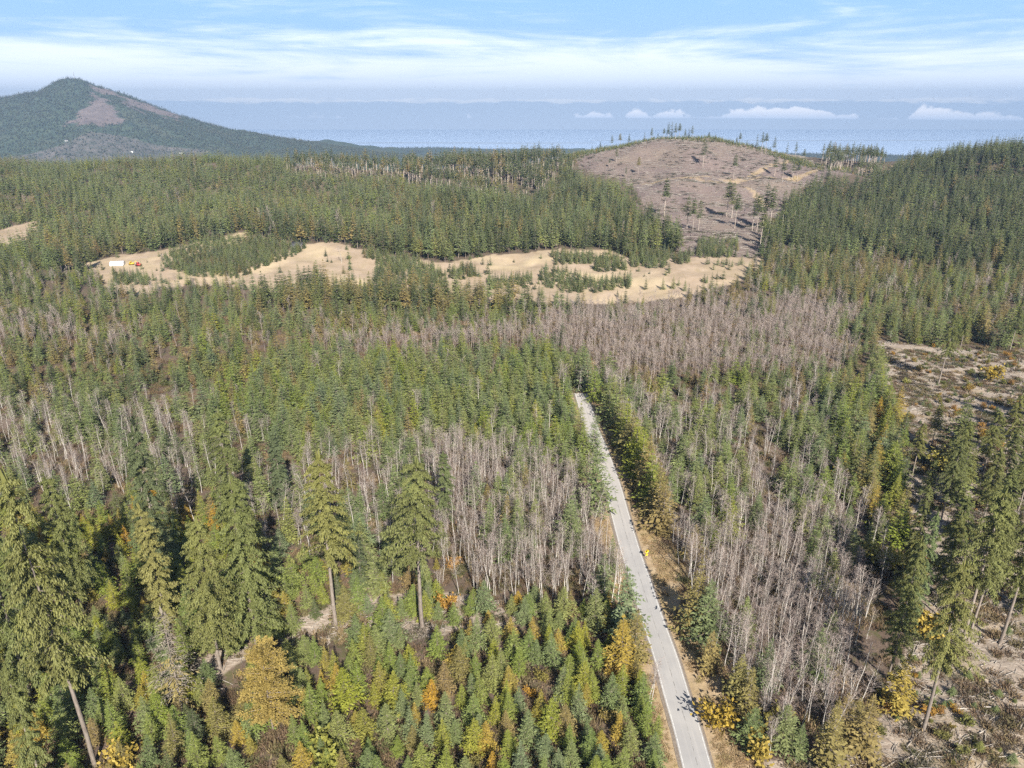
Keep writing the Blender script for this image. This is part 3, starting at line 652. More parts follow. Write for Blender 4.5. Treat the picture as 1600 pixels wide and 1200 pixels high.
def zone_of(x, y, z):
    jx = (fbm(x / 16, y / 16, 61) - .5) + (fbm(x / 50, y / 50, 62) - .5) * 1.5 + rng.normal(0, .22, x.shape); jy = (fbm(x / 16, y / 16, 71) - .5) + (fbm(x / 50, y / 50, 72) - .5) * 1.2 + rng.normal(0, .22, x.shape); k = np.clip(260 / np.maximum(y, 60), .3, 1.7)
    gx, gy, d = project(np.stack([x, y, z], -1))
    out = np.full(x.shape, -1)
    for i, nm in enumerate(order):
        hm = sum(ZP[nm][1]) / 2 * .62
        cx, cyy, _ = project(np.stack([x, y, z + hm], -1))
        b = BB[nm]
        mk = (x > b[0]) & (x < b[1]) & (y > b[2]) & (y < b[3]) & in_any(cx + jx * 58 * k, cyy + jy * 44 * k, Z[nm])
        out[mk] = i
    qx, qy = gx + jx * 18 * k, gy + jy * 12 * k
    me, hc, cl, vg = ground_masks(x, y, z)
    bare = me | hc | (in_any(qx, qy, CLEARING) & (y < 420)) | (in_any(gx, gy, GAP) & (fbm(x / 4, y / 4, 91) > .53))
    out[bare | inside(gx, gy, poly([(650, 262), (740, 280), (838, 296), (838, 312), (740, 299), (650, 280)])) & (y > 760) & (y < 1100)] = -2
    out[in_any(gx, gy, Z['belt']) & (y < 400) & (rng.random(x.shape) < .85)] = -4
    out[me & (rng.random(x.shape) < .008 + .22 * (fbm(x / 18, y / 18, 401) > .66))] = -3
    bu = (in_any(gx, gy, BUSH) & (y > 430) & (y < 640)) | (in_any(gx, gy, HILLBUSH) & (y > 500) & (y < 700)); out[bu] = -3
    rd = road_dist(x, y)
    out[(rd > -4.9) & (rd < np.where(y < 235, 10.3, 8.6))] = -2
    return out
for nm in ['mid'] + order + ['bush', 'belt']:
    sp_, (h0, h1), wts = ZP[nm]; x0, x1, y0, y1 = BB[nm]
    gx, gy = np.meshgrid(np.arange(x0, x1, sp_), np.arange(y0, y1, sp_ * .87)); gx = gx + (np.arange(gx.shape[0])[:, None] % 2) * sp_ / 2
    x = (gx + rng.uniform(-.36, .36, gx.shape) * sp_).ravel(); y = (gy + rng.uniform(-.36, .36, gx.shape) * sp_).ravel()
    z = base_h(x, y); px, py, d = project(np.stack([x, y, z], -1))
    lim = 120 + 160 * (y < 250)
    k = (d > 20) & (px > -lim - 100) & (px < 1600 + lim + 100) & (py < 1200 + 260) & (py > 150); x, y = x[k], y[k]
    z = height(x, y)
    zo = zone_of(x, y, z)
    want = -1 if nm == 'mid' else (-3 if nm == 'bush' else -4 if nm == 'belt' else order.index(nm))
    k = zo == want
    if nm == 'mid': k &= (y < 700)
    x, y, z = x[k], y[k], z[k]
    if nm in ('mid', 'ridge', 'right_low', 'right_hill', 'alder_left', 'alder_right'):
        k = (fbm(x / 13, y / 13, 501, 3) < .71) & (rng.random(len(x)) > .05); x, y, z = x[k], y[k], z[k]
    dens = fbm(x / 22, y / 22, 101)
    ks = list(wts); cum = np.cumsum([wts[q] for q in ks]); u = rng.random(len(x)) * cum[-1]
    # clump species with noise
    sn = fbm(x / 30, y / 30, 111 + len(nm)); u = np.clip(u * .62 + (np.clip((sn - .28) / .44, 0, .999)) * cum[-1] * .38, 0, cum[-1] * .9999) if nm not in ('plant_fg', 'left_old', 'plantation') else u
    kd = np.array(ks)[np.searchsorted(cum, u, side='right').clip(0, len(ks) - 1)]
    hgt_ = h0 + (h1 - h0) * np.clip(rng.beta(1.6, 1.8, len(x)) * .85 + dens * .5 - .18, 0, 1.1)
    hgt_ = np.where(kd == 's', rng.uniform(1.6, 3.8, len(x)), hgt_)
    hgt_ = np.where(kd == 'g', hgt_ * .8, hgt_)
    for a in zip(x, y, z, hgt_, kd): PTS.append((*a, nm))
X = np.array([p[:4] for p in PTS]); K = np.array([p[4] for p in PTS]); ZN = np.array([p[5] for p in PTS])
print('trees', len(X), {k: int((K == k).sum()) for k in 'fdogasyh'})

# ------------------------------------------------------------ hero siting
def hero(bx, by, ty):
    """world foot and height for a tree whose foot and tip show at these heights in the photo"""
    p = hit(bx, by, height)
    lo, hi = 1, 90
    for _ in range(40):
        mid = (lo + hi) / 2; q = project(np.array([p[0], p[1], p[2] + mid]))
        if q[1] > ty: lo = mid
        else: hi = mid
    return p, mid
HR = np.random.default_rng(21)
def old(h, base, rad, gap=.12, seed=0, wh=None):
    r = np.random.default_rng(seed)
    return conifer(r, h, rad, base, wh or int(h * (1 - base) * .80), 6, 13, .16, .34, h * .0115, gap + .06, .50, .36, .05, .75, sub=7)
OLD = []
for i, (b_, r_) in enumerate([(.26, 7.0), (.36, 6.6), (.10, 6.8), (.20, 6.0), (.44, 6.4)]):
    h_, T, C = 40, *old(40, b_, r_, .12, 50 + i)
    OLD.append((40, T, C))
P['old'] = OLD
P['oldnarrow'] = [(30, *old(30, .08, 3.6, .10, 81)), (30, *old(30, .2, 3.9, .14, 82))]
CC = {'n': 0}
def place(name, shape, i, mk, p, h, label, cat='tree', group=None, rz=None, wide=1.0, tilt=0.0):
    o = bpy.data.objects.new(name, None); o.empty_display_size = 1; link(o); o.location = (float(p[0]), float(p[1]), float(p[2])); s = h / P[shape][i][0]
    o.scale = (s * wide, s * wide, s); o.rotation_euler = (tilt * HR.uniform(-1, 1), tilt * HR.uniform(-1, 1), HR.uniform(0, 6.28) if rz is None else rz)
    tag(o, label, cat, group)
    for part in ('trunk', 'crown'): link(bpy.data.objects.new(part, pm(shape, i, mk, part)), o)
    CC['n'] += 1
    return o
# (foot x, foot y, tip y, shape, variant, material, width, label)
HERO = [
 (148, 1196, 735, 'old', 1, 'h', 0.62, 'huge old fir with long bare grey trunk, tallest of the dark bottom corner group'),
 (50, 1090, 745, 'old', 2, 'h', 0.65, 'broad old fir at the picture edge beside the huge bare-trunked fir'),
 (-25, 1130, 740, 'old', 3, 'h', 0.7, 'old fir half cut off by the picture edge below the broad one'),
 (75, 1250, 1040, 'oldnarrow', 1, 'h', 0.8, 'thin-crowned fir with pale trunk showing, below the huge old fir'),
 (-20, 1000, 700, 'old', 2, 'h', 0.8, 'old fir cut by the picture edge just in front of the pink alder patch'),
 (130, 960, 740, 'old', 3, 'h', 0.8, 'old fir behind the huge bare-trunked fir, in its upper shadow'),
 (252, 900, 668, 'old', 2, 'd', 0.9, 'dark old fir standing right in front of the pink alders, dense to the ground'),
 (262, 985, 785, 'oldnarrow', 0, 'o', 1.0, 'narrow yellowish fir among dark undergrowth between two old firs'),
 (345, 1047, 808, 'old', 0, 'h', 0.95, 'slender old fir whose curved trunk foot stands by the white fallen log'),
 (402, 1012, 742, 'old', 2, 'h', 1.0, 'very broad old fir with dead lower branches, above the golden tree'),
 (372, 835, 638, 'old', 3, 'h', 0.85, 'old grey-green fir rising behind the very broad old fir'),
 (525, 978, 706, 'old', 4, 'h', 1.0, 'old fir on a tall dark bare trunk, midway between the broad fir and the road'),
 (660, 980, 716, 'old', 4, 'h', 1.1, 'old fir on a straight pale bare trunk beside the whitish alder stand'),
 (446, 800, 668, 'oldnarrow', 0, 'd', 1.1, 'dark narrow fir with low branches behind the old firs, among alders'),
 (700, 830, 705, 'oldnarrow', 1, 'd', 1.0, 'dark fir at the near side of the whitish alder stand'),
 (974, 1012, 885, 'mt', 0, 'f', 1.0, 'fir leaning its branches over the road edge, alone on the near verge'),
 (909, 608, 556, 'mf', 0, 'd', 1.1, 'dark fir standing where the road vanishes into the forest'),
 (926, 725, 640, 'yf', 0, 'f', .9, 'fresh green fir at the road edge, farther of the overhanging pair'),
 (930, 800, 700, 'yf', 1, 'f', 1.0, 'fresh green feathery fir overhanging the road, nearer of the pair'),
 (1442, 1142, 872, 'old', 4, 'h', 0.85, 'fir in the clearing with the longest bare trunk and a scorched black band'),
 (1503, 1010, 760, 'old', 4, 'h', 0.95, 'fir in the clearing with twin trunks standing close together'),
 (1512, 1002, 775, 'old', 4, 'h', 0.75, 'thinner trunk of the close pair of firs in the clearing'),
 (1562, 1006, 770, 'old', 4, 'h', 0.85, 'fir with a slanting bare trunk beside the twin-trunked fir'),
 (1386, 1062, 838, 'old', 3, 'h', 0.62, 'slim fir at the edge between bare alders and clearing'),
 (1420, 985, 800, 'old', 2, 'f', 0.6, 'green fir at the wood edge over the orange bushes'),
 (1466, 600, 488, 'old', 4, 'h', 0.85, 'lone fir in the far end of the clearing with its long shadow'),
 (1470, 815, 690, 'old', 1, 'h', 0.85, 'fir in the clearing above the round orange bush'),
 (1530, 835, 700, 'old', 4, 'h', 0.8, 'dark-trunked fir beside the round orange bush'),
 (1590, 800, 680, 'old', 1, 'h', 0.8, 'fir near the right picture edge with two trunks in line'),
 (1440, 800, 715, 'old', 1, 'h', 0.8, 'short bare-stemmed fir casting the broad shadow across the slash'),
 (1560, 780, 660, 'old', 4, 'h', 0.75, 'fir behind the pair near the right picture edge'),
 (1610, 900, 740, 'old', 3, 'h', 0.8, 'fir cut by the picture edge above the slanting trunk'),
 (1625, 700, 600, 'old', 3, 'h', 0.8, 'fir cut by the picture edge on the far side of the clearing'),
 (1425, 745, 662, 'old', 4, 'h', 1.0, 'fir with a thin stem at the corner of the shaded slope in the clearing'),
 (1490, 770, 655, 'old', 3, 'h', 0.95, 'dense fir in the middle of the clearing group'),
 (1535, 745, 640, 'old', 1, 'h', 0.95, 'fir at the rear of the clearing group'),
 (1570, 715, 615, 'old', 3, 'h', 0.95, 'fir farthest back in the clearing group'),
 (1455, 700, 628, 'old', 4, 'h', 0.9, 'small fir standing apart behind the clearing group'),
 (1600, 760, 640, 'old', 1, 'h', 1.0, 'crowded fir by the picture edge in the clearing group'),
 (1550, 860, 730, 'old', 3, 'h', 1.0, 'fir with low crown beside the dark-trunked fir'),
 (1480, 900, 775, 'old', 4, 'h', 1.1, 'fir with crown hanging over slash, behind the twin trunks'),
 (1540, 930, 800, 'old', 3, 'h', 1.0, 'fir between the twin trunks and the picture edge'),
 (1465, 950, 800, 'old', 3, 'h', 0.9, 'fir directly behind the scorched-trunk fir'),
 (1600, 960, 820, 'old', 2, 'h', 1.0, 'low-crowned fir at the picture edge beyond the slanting trunk'),
 (1430, 870, 760, 'old', 2, 'h', 0.9, 'dense fir on the seam of belt and clearing'),
 (1405, 950, 830, 'old', 3, 'h', 0.9, 'tall fir on the seam nearer than the dense one'),
 (1185, 500, 455, 'oldnarrow', 0, 'd', 1.0, 'dark fir rising out of the mauve alder flat'),
 (1390, 530, 482, 'old', 1, 'h', 0.9, 'tall fir on the corner where mauve alders meet the clearing'),
 (1500, 545, 480, 'old', 1, 'h', 0.9, 'tall thin fir along the far edge of the clearing'),
 (1578, 548, 470, 'old', 4, 'd', 0.8, 'tall bare-trunked fir at the far edge of the clearing, by the thin stems'),
]
HEROPOS = []
for (bx, by, ty, shp, vi, mk, wd, lab) in HERO:
    p, h_ = hero(bx, by, ty)
    place('tall_fir_tree' if h_ > 15 else 'fir_tree', shp, vi, mk, p, h_, lab, wide=wd, tilt=.02); HEROPOS.append((p[0], p[1], 4 if h_ > 20 else 2.5))
# roadside row on the far verge
ROW = [(917, 612, 548, 'mf', 'd'), (903, 600, 545, 'mf', 'd'), (928, 628, 570, 'mf', 'f'), (950, 655, 592, 'mf', 'd'), (960, 668, 600, 'mf', 'd'), (968, 682, 612, 'mf', 'o'), (977, 700, 622, 'yf', 'f'), (985, 716, 640, 'yf', 'o'), (992, 733, 652, 'mf', 'f'),
       (1001, 752, 668, 'yf', 'f'), (1010, 770, 680, 'yf', 'o'), (1014, 790, 702, 'mf', 'f'), (1027, 808, 722, 'yf', 'o'), (1034, 835, 748, 'mf', 'o')]
ords = ['first', 'second', 'third', 'fourth', 'fifth', 'sixth', 'seventh', 'eighth', 'ninth', 'tenth', 'eleventh', 'twelfth', 'thirteenth', 'fourteenth']
cn = {'y': 'yellow-green', 'd': 'dark', 'f': 'green', 'o': 'olive yellowish'}
for i, (bx, by, ty, shp, mk) in enumerate(ROW):
    mk = {'d': 'f', 'f': 'y', 'o': 'o'}[mk]
    p, h_ = hero(bx, by, ty)
    place('fir_tree', shp, i % 6, mk, p, h_, f'{cn[mk]} fir in the roadside row, {ords[len(ROW) - 1 - i]} counting from the yellow sign', group='firs in the row along the right verge', wide=1.12); HEROPOS.append((p[0], p[1], 3))
VG = [(1084, 985, 872, 'mf', 'o', 'olive fir across the verge from the road, first past the yellow sign'), (1102, 1000, 905, 'yf', 'f', 'bright green fir beside the olive fir across the verge'),
      (1106, 1052, 985, 'mt', 'o', 'small brown-green fir with bare white stem by the verge'), (1150, 1105, 1022, 'mt', 'o', 'brownish fir with pale trunk showing above yellow bushes'),
      (1165, 1120, 1040, 'mf', 'o', 'leafy olive fir beside the brownish pale-trunked fir'), (968, 1052, 960, 'yf', 'g', 'golden yellow fir at the left road edge below the overhanging fir'), (990, 1040, 950, 'mf', 'o', 'russet olive fir squeezed under the overhanging roadside fir'),
      (1345, 1180, 1085, 'mf', 'o', 'olive fir at the wood end next to the clearing, near the bottom'), (1290, 1200, 1095, 'mf', 'o', 'russet fir at the wood end near the bottom edge'), (1400, 1110, 1020, 'mf', 'g', 'yellowing fir at the corner of the clearing')]
for i, (bx, by, ty, shp, mk, lab) in enumerate(VG):
    p, h_ = hero(bx, by, ty); place('fir_tree', shp, i % 5, mk, p, h_, lab, wide=1.1); HEROPOS.append((p[0], p[1], 3))
# the big golden tree
gr = np.random.default_rng(5)
P['gold'] = [(15, *conifer(gr, 15, 4.3, .20, 15, 7, 10, .55, .12, .17, .16, .36, .5, .03, .1, sub=9, leaf0=.24))]
p, h_ = hero(428, 1142, 1008); place('golden_tree', 'gold', 0, 't', p, h_, 'rounded golden tree with pale stem among green young firs', wide=.9); HEROPOS.append((p[0], p[1], 4))
# dying fir with grey bare top
dr = np.random.default_rng(9)
T1, C1 = conifer(dr, 22, 3.6, .25, 20, 5, 5, .05, .22, .22, .15, .5, .12, .28, .1, sub=1)
T2, C2 = conifer(dr, 22, 3.9, .15, 14, 5, 5, .0, .3, .01, .35, .5, .34, .34, .3, sub=1, top=.8)
p, h_ = hero(288, 1120, 948); e = link(bpy.data.objects.new('dying_fir_tree', None)); e.location = tuple(map(float, p)); s = h_ / 22; e.scale = (s, s, s)
tag(e, 'dying fir with bare grey upper branches and thin yellowish foliage below', 'tree')
link(bpy.data.objects.new('trunk', T1.mesh('trunk', [BM['fir']])), e); link(bpy.data.objects.new('bare_branches', C1.mesh('bare_branches', [LM['dead']])), e)
keep = G(); keep.v = [C2.v[0]]; keep.f = [C2.f[0][C2.v[0][C2.f[0][:, 0], 2] < 13]]; keep.n = C2.n
link(bpy.data.objects.new('crown', keep.mesh('crown', [LM['o']])), e); HEROPOS.append((p[0], p[1], 4))
# trees left standing on the logged hill
HT = [(1073, 358, 305), (1082, 361, 309), (1091, 360, 312), (1135, 338, 281), (1143, 341, 284), (1148, 357, 300), (1175, 361, 300), (1182, 362, 302), (1192, 357, 286), (1202, 361, 290), (1221, 359, 297),
      (1038, 338, 277), (963, 254, 229), (997, 272, 244), (1098, 261, 214), (1146, 279, 240), (1210, 276, 238), (1222, 284, 248), (1238, 281, 246), (1245, 283, 250), (978, 278, 260), (952, 262, 247), (1196, 396, 340), (1188, 384, 325),
      (956, 226, 211), (969, 223, 208), (983, 219, 208), (1007, 219, 206), (1018, 217, 199), (1037, 214, 200), (1044, 214, 191), (1049, 214, 190), (1055, 214, 192), (1061, 215, 192), (1070, 216, 200), (1076, 216, 200), (1081, 217, 196),
      (1107, 221, 206), (1117, 223, 208), (1140, 228, 216), (1150, 228, 213), (1155, 228, 207), (1166, 231, 218), (1182, 232, 209), (1190, 233, 206), (1196, 234, 207), (1209, 237, 213), (1229, 243, 222), (1242, 247, 221), (1255, 255, 232), (1235, 340, 290), (1245, 335, 283), (1255, 330, 280), (1262, 322, 278), (1270, 315, 272), (1280, 308, 266), (1250, 345, 300), (1240, 350, 305), (1232, 356, 312), (1228, 372, 325), (1215, 380, 330), (1290, 300, 262), (938, 231, 220), (925, 236, 226), (1028, 216, 207)]
P['thin'] = [(26, *conifer(np.random.default_rng(60 + i), 26, 3.4, b_, 15, 7, 2, .1, .3, .30, .12, .45, .6, .55, sub=0)) for i, b_ in enumerate((.42, .55, .3, .2))]
for i, (bx, by, ty) in enumerate(HT):
    p, h_ = hero(bx, by, ty); h_ = min(h_, 40)
    if by > 290: lab = 'thin fir in the clump ' + ('nearest the dark forest tongue' if bx < 1060 else 'nearest the round grove' if bx < 1110 else 'in the middle' if bx < 1160 else 'beside the forest edge') + ', low on the logged hill'; gp = 'seed trees low on the logged hill'
    elif i < 24: lab = 'single bare-stemmed fir left standing midway up the logged hill'; gp = 'seed trees on the middle of the logged hill'
    else: lab = 'small dark fir standing on the skyline of the logged hill'; gp = 'skyline firs on the logged hill'
    place('seed_fir_tree', 'thin', i % 4 if i >= 24 else i % 2, 'o' if i in (13, 25) else 'd', p, h_, lab, group=gp, wide=.95 if by > 245 else 1.1)
HEROPOS = np.array(HEROPOS)
def ordw(n_):
    u_ = ['', 'first', 'second', 'third', 'fourth', 'fifth', 'sixth', 'seventh', 'eighth', 'ninth', 'tenth', 'eleventh', 'twelfth', 'thirteenth', 'fourteenth', 'fifteenth', 'sixteenth', 'seventeenth', 'eighteenth', 'nineteenth']
    if n_ < 20: return u_[n_]
    t_ = ['', '', 'twent', 'thirt', 'fort', 'fift', 'sixt'][n_ // 10]
    return t_ + 'ieth' if n_ % 10 == 0 else t_ + 'y-' + u_[n_ % 10]
for gp_ in ('seed trees low on the logged hill', 'seed trees on the middle of the logged hill', 'skyline firs on the logged hill'):
    L_ = sorted([o for o in bpy.data.objects if o.get('group') == gp_], key=lambda o: o.location.x / o.location.y)
    wh_ = {'seed': 'low on the logged hill', 'skyl': 'on the skyline of the logged hill'}[gp_[:4]] if 'middle' not in gp_ else 'halfway up the logged hill'
    for i, o in enumerate(L_): o['label'] = f'thin-stemmed dark fir {wh_}, {ordw(i + 1)} from its forested end'
# clear small trees standing inside heroes' stems
keepm = np.ones(len(X), bool)
for hx, hy, r in HEROPOS: keepm &= ((X[:, 0] - hx) ** 2 + (X[:, 1] - hy) ** 2) > (r * .7) ** 2
SIGN = hit(1010, 873, height)
keepm &= ~((np.abs(X[:, 0] - SIGN[0]) < 4) & (X[:, 1] < SIGN[1] + 3) & (X[:, 1] > SIGN[1] - 12))
for (bx_, by_, w_, L_) in [(148, 1196, 1.8, 16), (345, 1047, 1.6, 13), (525, 978, 2.0, 17), (660, 980, 2.0, 17), (402, 1012, 1.5, 8), (1442, 1142, 1.5, 14), (75, 1250, 1.2, 8), (428, 1142, 1.8, 9)]:
    f_ = hit(bx_, by_, height); u_ = f_[:2] / np.linalg.norm(f_[:2]); q_ = X[:, :2] - f_[:2]; al = -(q_ @ u_); ac = np.abs(q_[:, 0] * u_[1] - q_[:, 1] * u_[0])
    keepm &= ~((al > -1) & (al < L_) & (ac < w_))
X, K, ZN = X[keepm], K[keepm], ZN[keepm]
# sight line to the meadow sheds stays open (they stand in an open meadow)

# ------------------------------------------------------------ split into individuals and masses
px, py, dd = project(np.c_[X[:, 0], X[:, 1], X[:, 2] + X[:, 3] * .6]); appear = X[:, 3] / dd
vis = (px > 5) & (px < 1595) & (py > 0) & (py < 1190)
single = np.zeros(len(X), bool)
def pick(mask, n_):
    idx = np.where(mask & vis)[0]; idx = idx[np.argsort(-appear[idx])][:n_]; single[idx] = True; return idx
fir_young = pick(np.isin(K, ['f', 'd', 'o', 'y', 'h']) & (ZN == 'plant_fg'), 280)
rest_fir = pick(np.isin(K, ['f', 'd', 'o', 'y', 'h']) & (ZN != 'plant_fg'), 290)
alders = pick(K == 'a', 290)
golds = pick(K == 'g', 120)
shr = pick(K == 's', 60)
zlab = {'alder_low': 'in the tall alder stand between verge and clearing', 'left_old': 'in the dark shaded thicket under the old firs', 'plantation': 'in the even green plantation left of the road', 'alder_right': 'standing among bare alders right of the road', 'alder_mid': 'in the whitish alder stand left of the road', 'alder_left': 'in the alder patch behind the old firs',
        'strip': 'in the dense belt bordering the clearing', 'road_wood': 'in the mixed wood end by the right verge', 'clear_back': 'along the far edge of the clearing', 'mid': 'in the mixed forest of the middle distance', 'plant_fg': 'in the young plantation beside the road at the bottom', 'mauve': 'on the mauve alder flat', 'front_line': 'in front of the meadow', 'right_low': 'below the wooded hill', 'front_right': 'in front of the meadow', 'bush': 'in the meadow', 'belt': 'in the open belt across the clearing'}
SCAT = []
adj = {'y': 'yellow-green', 'h': 'grey-green', 'f': 'green', 'd': 'dark green', 'o': 'olive brown'}
def shape_for(k, D, h):
    a, b, c_ = SPECIES[k]
    if k == 's': return 'sh'
    if k == 'a': return 'al' if D < 300 else 'af'
    if k == 'h': return 'mt'
    if D < 330: return 'yf' if (h < 11 or k in 'fgy') and k != 'd' else 'mf'
    if D < 560: return 'mf' if h < 17 else 'mt'
    return 'lf' if h < 18 else 'lt'
for idxs, nm in ((fir_young, 'young_fir_tree'), (rest_fir, 'fir_tree'), (alders, 'alder_tree'), (golds, 'golden_fir_tree'), (shr, 'leafy_shrub')):
    for j in idxs:
        k = K[j]; sh = shape_for(k, dd[j], X[j, 3]); i = int(rng.integers(len(P[sh]))); zl = zlab.get(ZN[j], 'in the forest')
        lab = {'young_fir_tree': f'short {adj.get(k)} young fir {zl}', 'fir_tree': f'{adj.get(k)} fir {zl}', 'alder_tree': f'leafless pale-stemmed alder {zl}', 'golden_fir_tree': f'yellow-leaved small tree {zl}', 'leafy_shrub': f'rounded leafy autumn shrub {zl}'}[nm]
        gp = {'young_fir_tree': f'{adj.get(k)} young firs {zl}', 'fir_tree': f'{adj.get(k)} firs {zl}', 'alder_tree': f'leafless alders {zl}', 'golden_fir_tree': f'yellow trees {zl}', 'leafy_shrub': f'shrubs {zl}'}[nm]
        noun = {'young_fir_tree': f'{adj.get(k)} young fir', 'fir_tree': f'{adj.get(k)} fir', 'alder_tree': 'leafless alder', 'golden_fir_tree': 'small yellow tree', 'leafy_shrub': 'leafy shrub'}[nm]
        o_ = place(nm, sh, i, k, X[j, :3], X[j, 3], lab, 'shrub' if k == 's' else 'tree', gp, wide=float(rng.uniform(.88, 1.2)), tilt=.03); o_['noun'] = noun; SCAT.append(o_)
LMK = [('the scorched-trunk fir', 'with the longest bare'), ('the round golden tree', 'rounded golden'), ('the dying grey-topped fir', 'dying fir'), ('the huge bare-trunked fir', 'huge old fir with'), ('the slender old fir', 'slender old fir'), ('the very broad old fir', 'very broad old'),
       ('the dark-trunked lone fir', 'old fir on a tall dark'), ('the pale-trunked lone fir', 'old fir on a straight'), ('the fir overhanging the road', 'fir leaning its'), ('the twin-trunked fir', 'with twin trunks'), ('the slim edge fir', 'slim fir at the edge'), ('the green edge fir', 'green fir at the wood'),
       ('the lone far-clearing fir', 'lone fir in the far'), ('the dark old fir', 'dark old fir standing'), ('the grey-green old fir', 'old grey-green'), ('the dark narrow fir', 'dark narrow fir'), ('the feathery roadside fir', 'nearer of the pair'), ('the pale-trunked verge fir', 'brownish fir with pale'),
       ('the olive verge fir', 'olive fir across'), ('the narrow yellowish fir', 'narrow yellowish'), ('the golden roadside fir', 'golden yellow fir'), ('the tall clearing-corner fir', 'tall fir on the corner'), ('the yellow sign', 'SIGN'), ('the first roadside-row fir', 'fourteenth'), ('the middle roadside-row fir', 'seventh'), ('the alder-flat dark fir', 'dark fir rising')]
lms = []
for ph, key in LMK:
    if key == 'SIGN': lms.append((ph, SIGN[0], SIGN[1])); continue
    for o in bpy.data.objects:
        if o.parent is None and key in str(o.get('label', '')): lms.append((ph, o.location.x, o.location.y)); break
ORD = ['closest'] + [ordw(q) + ' closest' for q in range(2, 60)]

def landmark_labels(objs, reach=80):
    buck = {}
    for o in objs:
        D_, ph, a, b = min((math.hypot(o.location.x - a, (o.location.y - b)), ph, a, b) for ph, a, b in lms)
        if D_ > reach: continue
        ex, ey = o.location.x - a, o.location.y - b; rs = 1 if a < 30 else -1
        rel = ('behind' if ey > 0 else 'in front of') if abs(ey) > abs(ex) else ('roadward of' if ex * rs > 0 else 'outward of')
        buck.setdefault((o['noun'], rel, ph), []).append((D_, o.name, o))
    for (noun, rel, ph), L_ in buck.items():
        L_.sort()
        for i, (_, _, o) in enumerate(L_): o['label'] = f'{noun}, {ORD[i]} {rel} {ph}' if i < len(ORD) else f'{noun} well {rel} {ph}'
landmark_labels(SCAT)
for o in SCAT: del o['noun']
rest = ~single
Xr, Kr, Dr, Zr = X[rest], K[rest], dd[rest], ZN[rest]
def stuff_group(name, mask, label, cat):
    idx = np.where(mask)[0]
    if not len(idx): return
    meshes, lut, proto = [], {}, []
    for j in idx:
        sh = shape_for(Kr[j], Dr[j], Xr[j, 3])
        if Zr[j] in ('crest_tall', 'saddle', 'crest_sparse'): sh = 'ct'
        i = int(rng.integers(len(P[sh]))); key = (sh, i, Kr[j])
        if key not in lut: lut[key] = len(meshes); meshes.append(pm(*key))
        proto.append((lut[key], P[sh][i][0]))
    pr = np.array(proto); s = Xr[idx, 3] / pr[:, 1]; wd = s * rng.uniform(.88, 1.18, len(idx))
    rot = np.c_[rng.normal(0, .02, len(idx)), rng.normal(0, .02, len(idx)), rng.uniform(0, 6.28, len(idx))]
    o = scatter_stuff(name, Xr[idx, :3], pr[:, 0].astype(int), rot, np.c_[wd, wd, s], meshes)
    tag(o, label, cat, kind='stuff')
fr = ~np.isin(Kr, ['a', 's'])
stuff_group('conifer_forest', fr, 'remaining mass of firs covering the valley and the hills behind', 'forest')
stuff_group('alder_woods', Kr == 'a', 'mass of leafless mauve alders spreading across the flat', 'woods')
stuff_group('shrubbery', Kr == 's', 'low autumn shrubs between the trees', 'shrubs')

# small trees dotted about the meadow
mp_ = [(545, 405, 9), (512, 409, 5), (518, 410, 4), (547, 413, 5), (868, 395, 4), (885, 409, 7), (890, 409, 8), (897, 409, 7), (905, 408, 5), (915, 410, 6), (929, 404, 7), (938, 408, 9), (948, 406, 7), (965, 415, 7), (972, 412, 4), (998, 424, 5), (1007, 432, 3), (1015, 428, 3), (853, 421, 8), (845, 438, 6), (857, 444, 5), (870, 440, 9), (880, 444, 8), (893, 446, 9), (905, 450, 8), (915, 444, 6), (742, 431, 9), (748, 432, 7), (762, 428, 11), (716, 424, 5), (700, 425, 4), (820, 450, 7), (836, 452, 6), (845, 404, 5), (725, 436, 5), (775, 440, 4), (790, 446, 6), (803, 410, 4), (655, 420, 4), (640, 425, 6), (230, 410, 2.5), (245, 423, 3), (285, 420, 6), (980, 444, 8), (960, 440, 5), (1040, 430, 5), (1100, 440, 7), (1130, 436, 8), (1060, 446, 6), (690, 432, 8), (675, 428, 7), (770, 452, 8), (755, 450, 6)]
for i, (bx, by, h_) in enumerate(mp_):
    p = hit(bx, by, height); nb = ['alone', 'in a loose cluster'][int(sum(1 for q in mp_ if abs(q[0] - bx) < 14 and abs(q[1] - by) < 7) > 1)]
    area = 'by the dead-looking grey tree' if bx < 600 and bx > 400 else 'near the shelter' if bx < 400 else 'on the middle meadow' if bx < 830 else 'on the hummocky meadow under the logged hill'
    rk = 1 + sum(1 for q in mp_ if q[0] < bx or (q[0] == bx and q[1] < by))
    place('small_fir_tree', 'lf', i % 5, 'd' if i % 3 else 'f', p, h_ * .9, f'small dark fir {area}, {ordw(rk)} of the scattered ones from the shelter end'.replace('the dead-looking grey tree', 'the grey tree').replace('the hummocky meadow under the logged hill', 'the hummocky meadow'), group='small firs dotted on the meadow', wide=1.5)
p, h_ = hero(534, 411, 385); place('alder_tree', 'al', 1, 'a', p, h_, 'grey leafless broad tree standing in the meadow near the barn', wide=1.8)

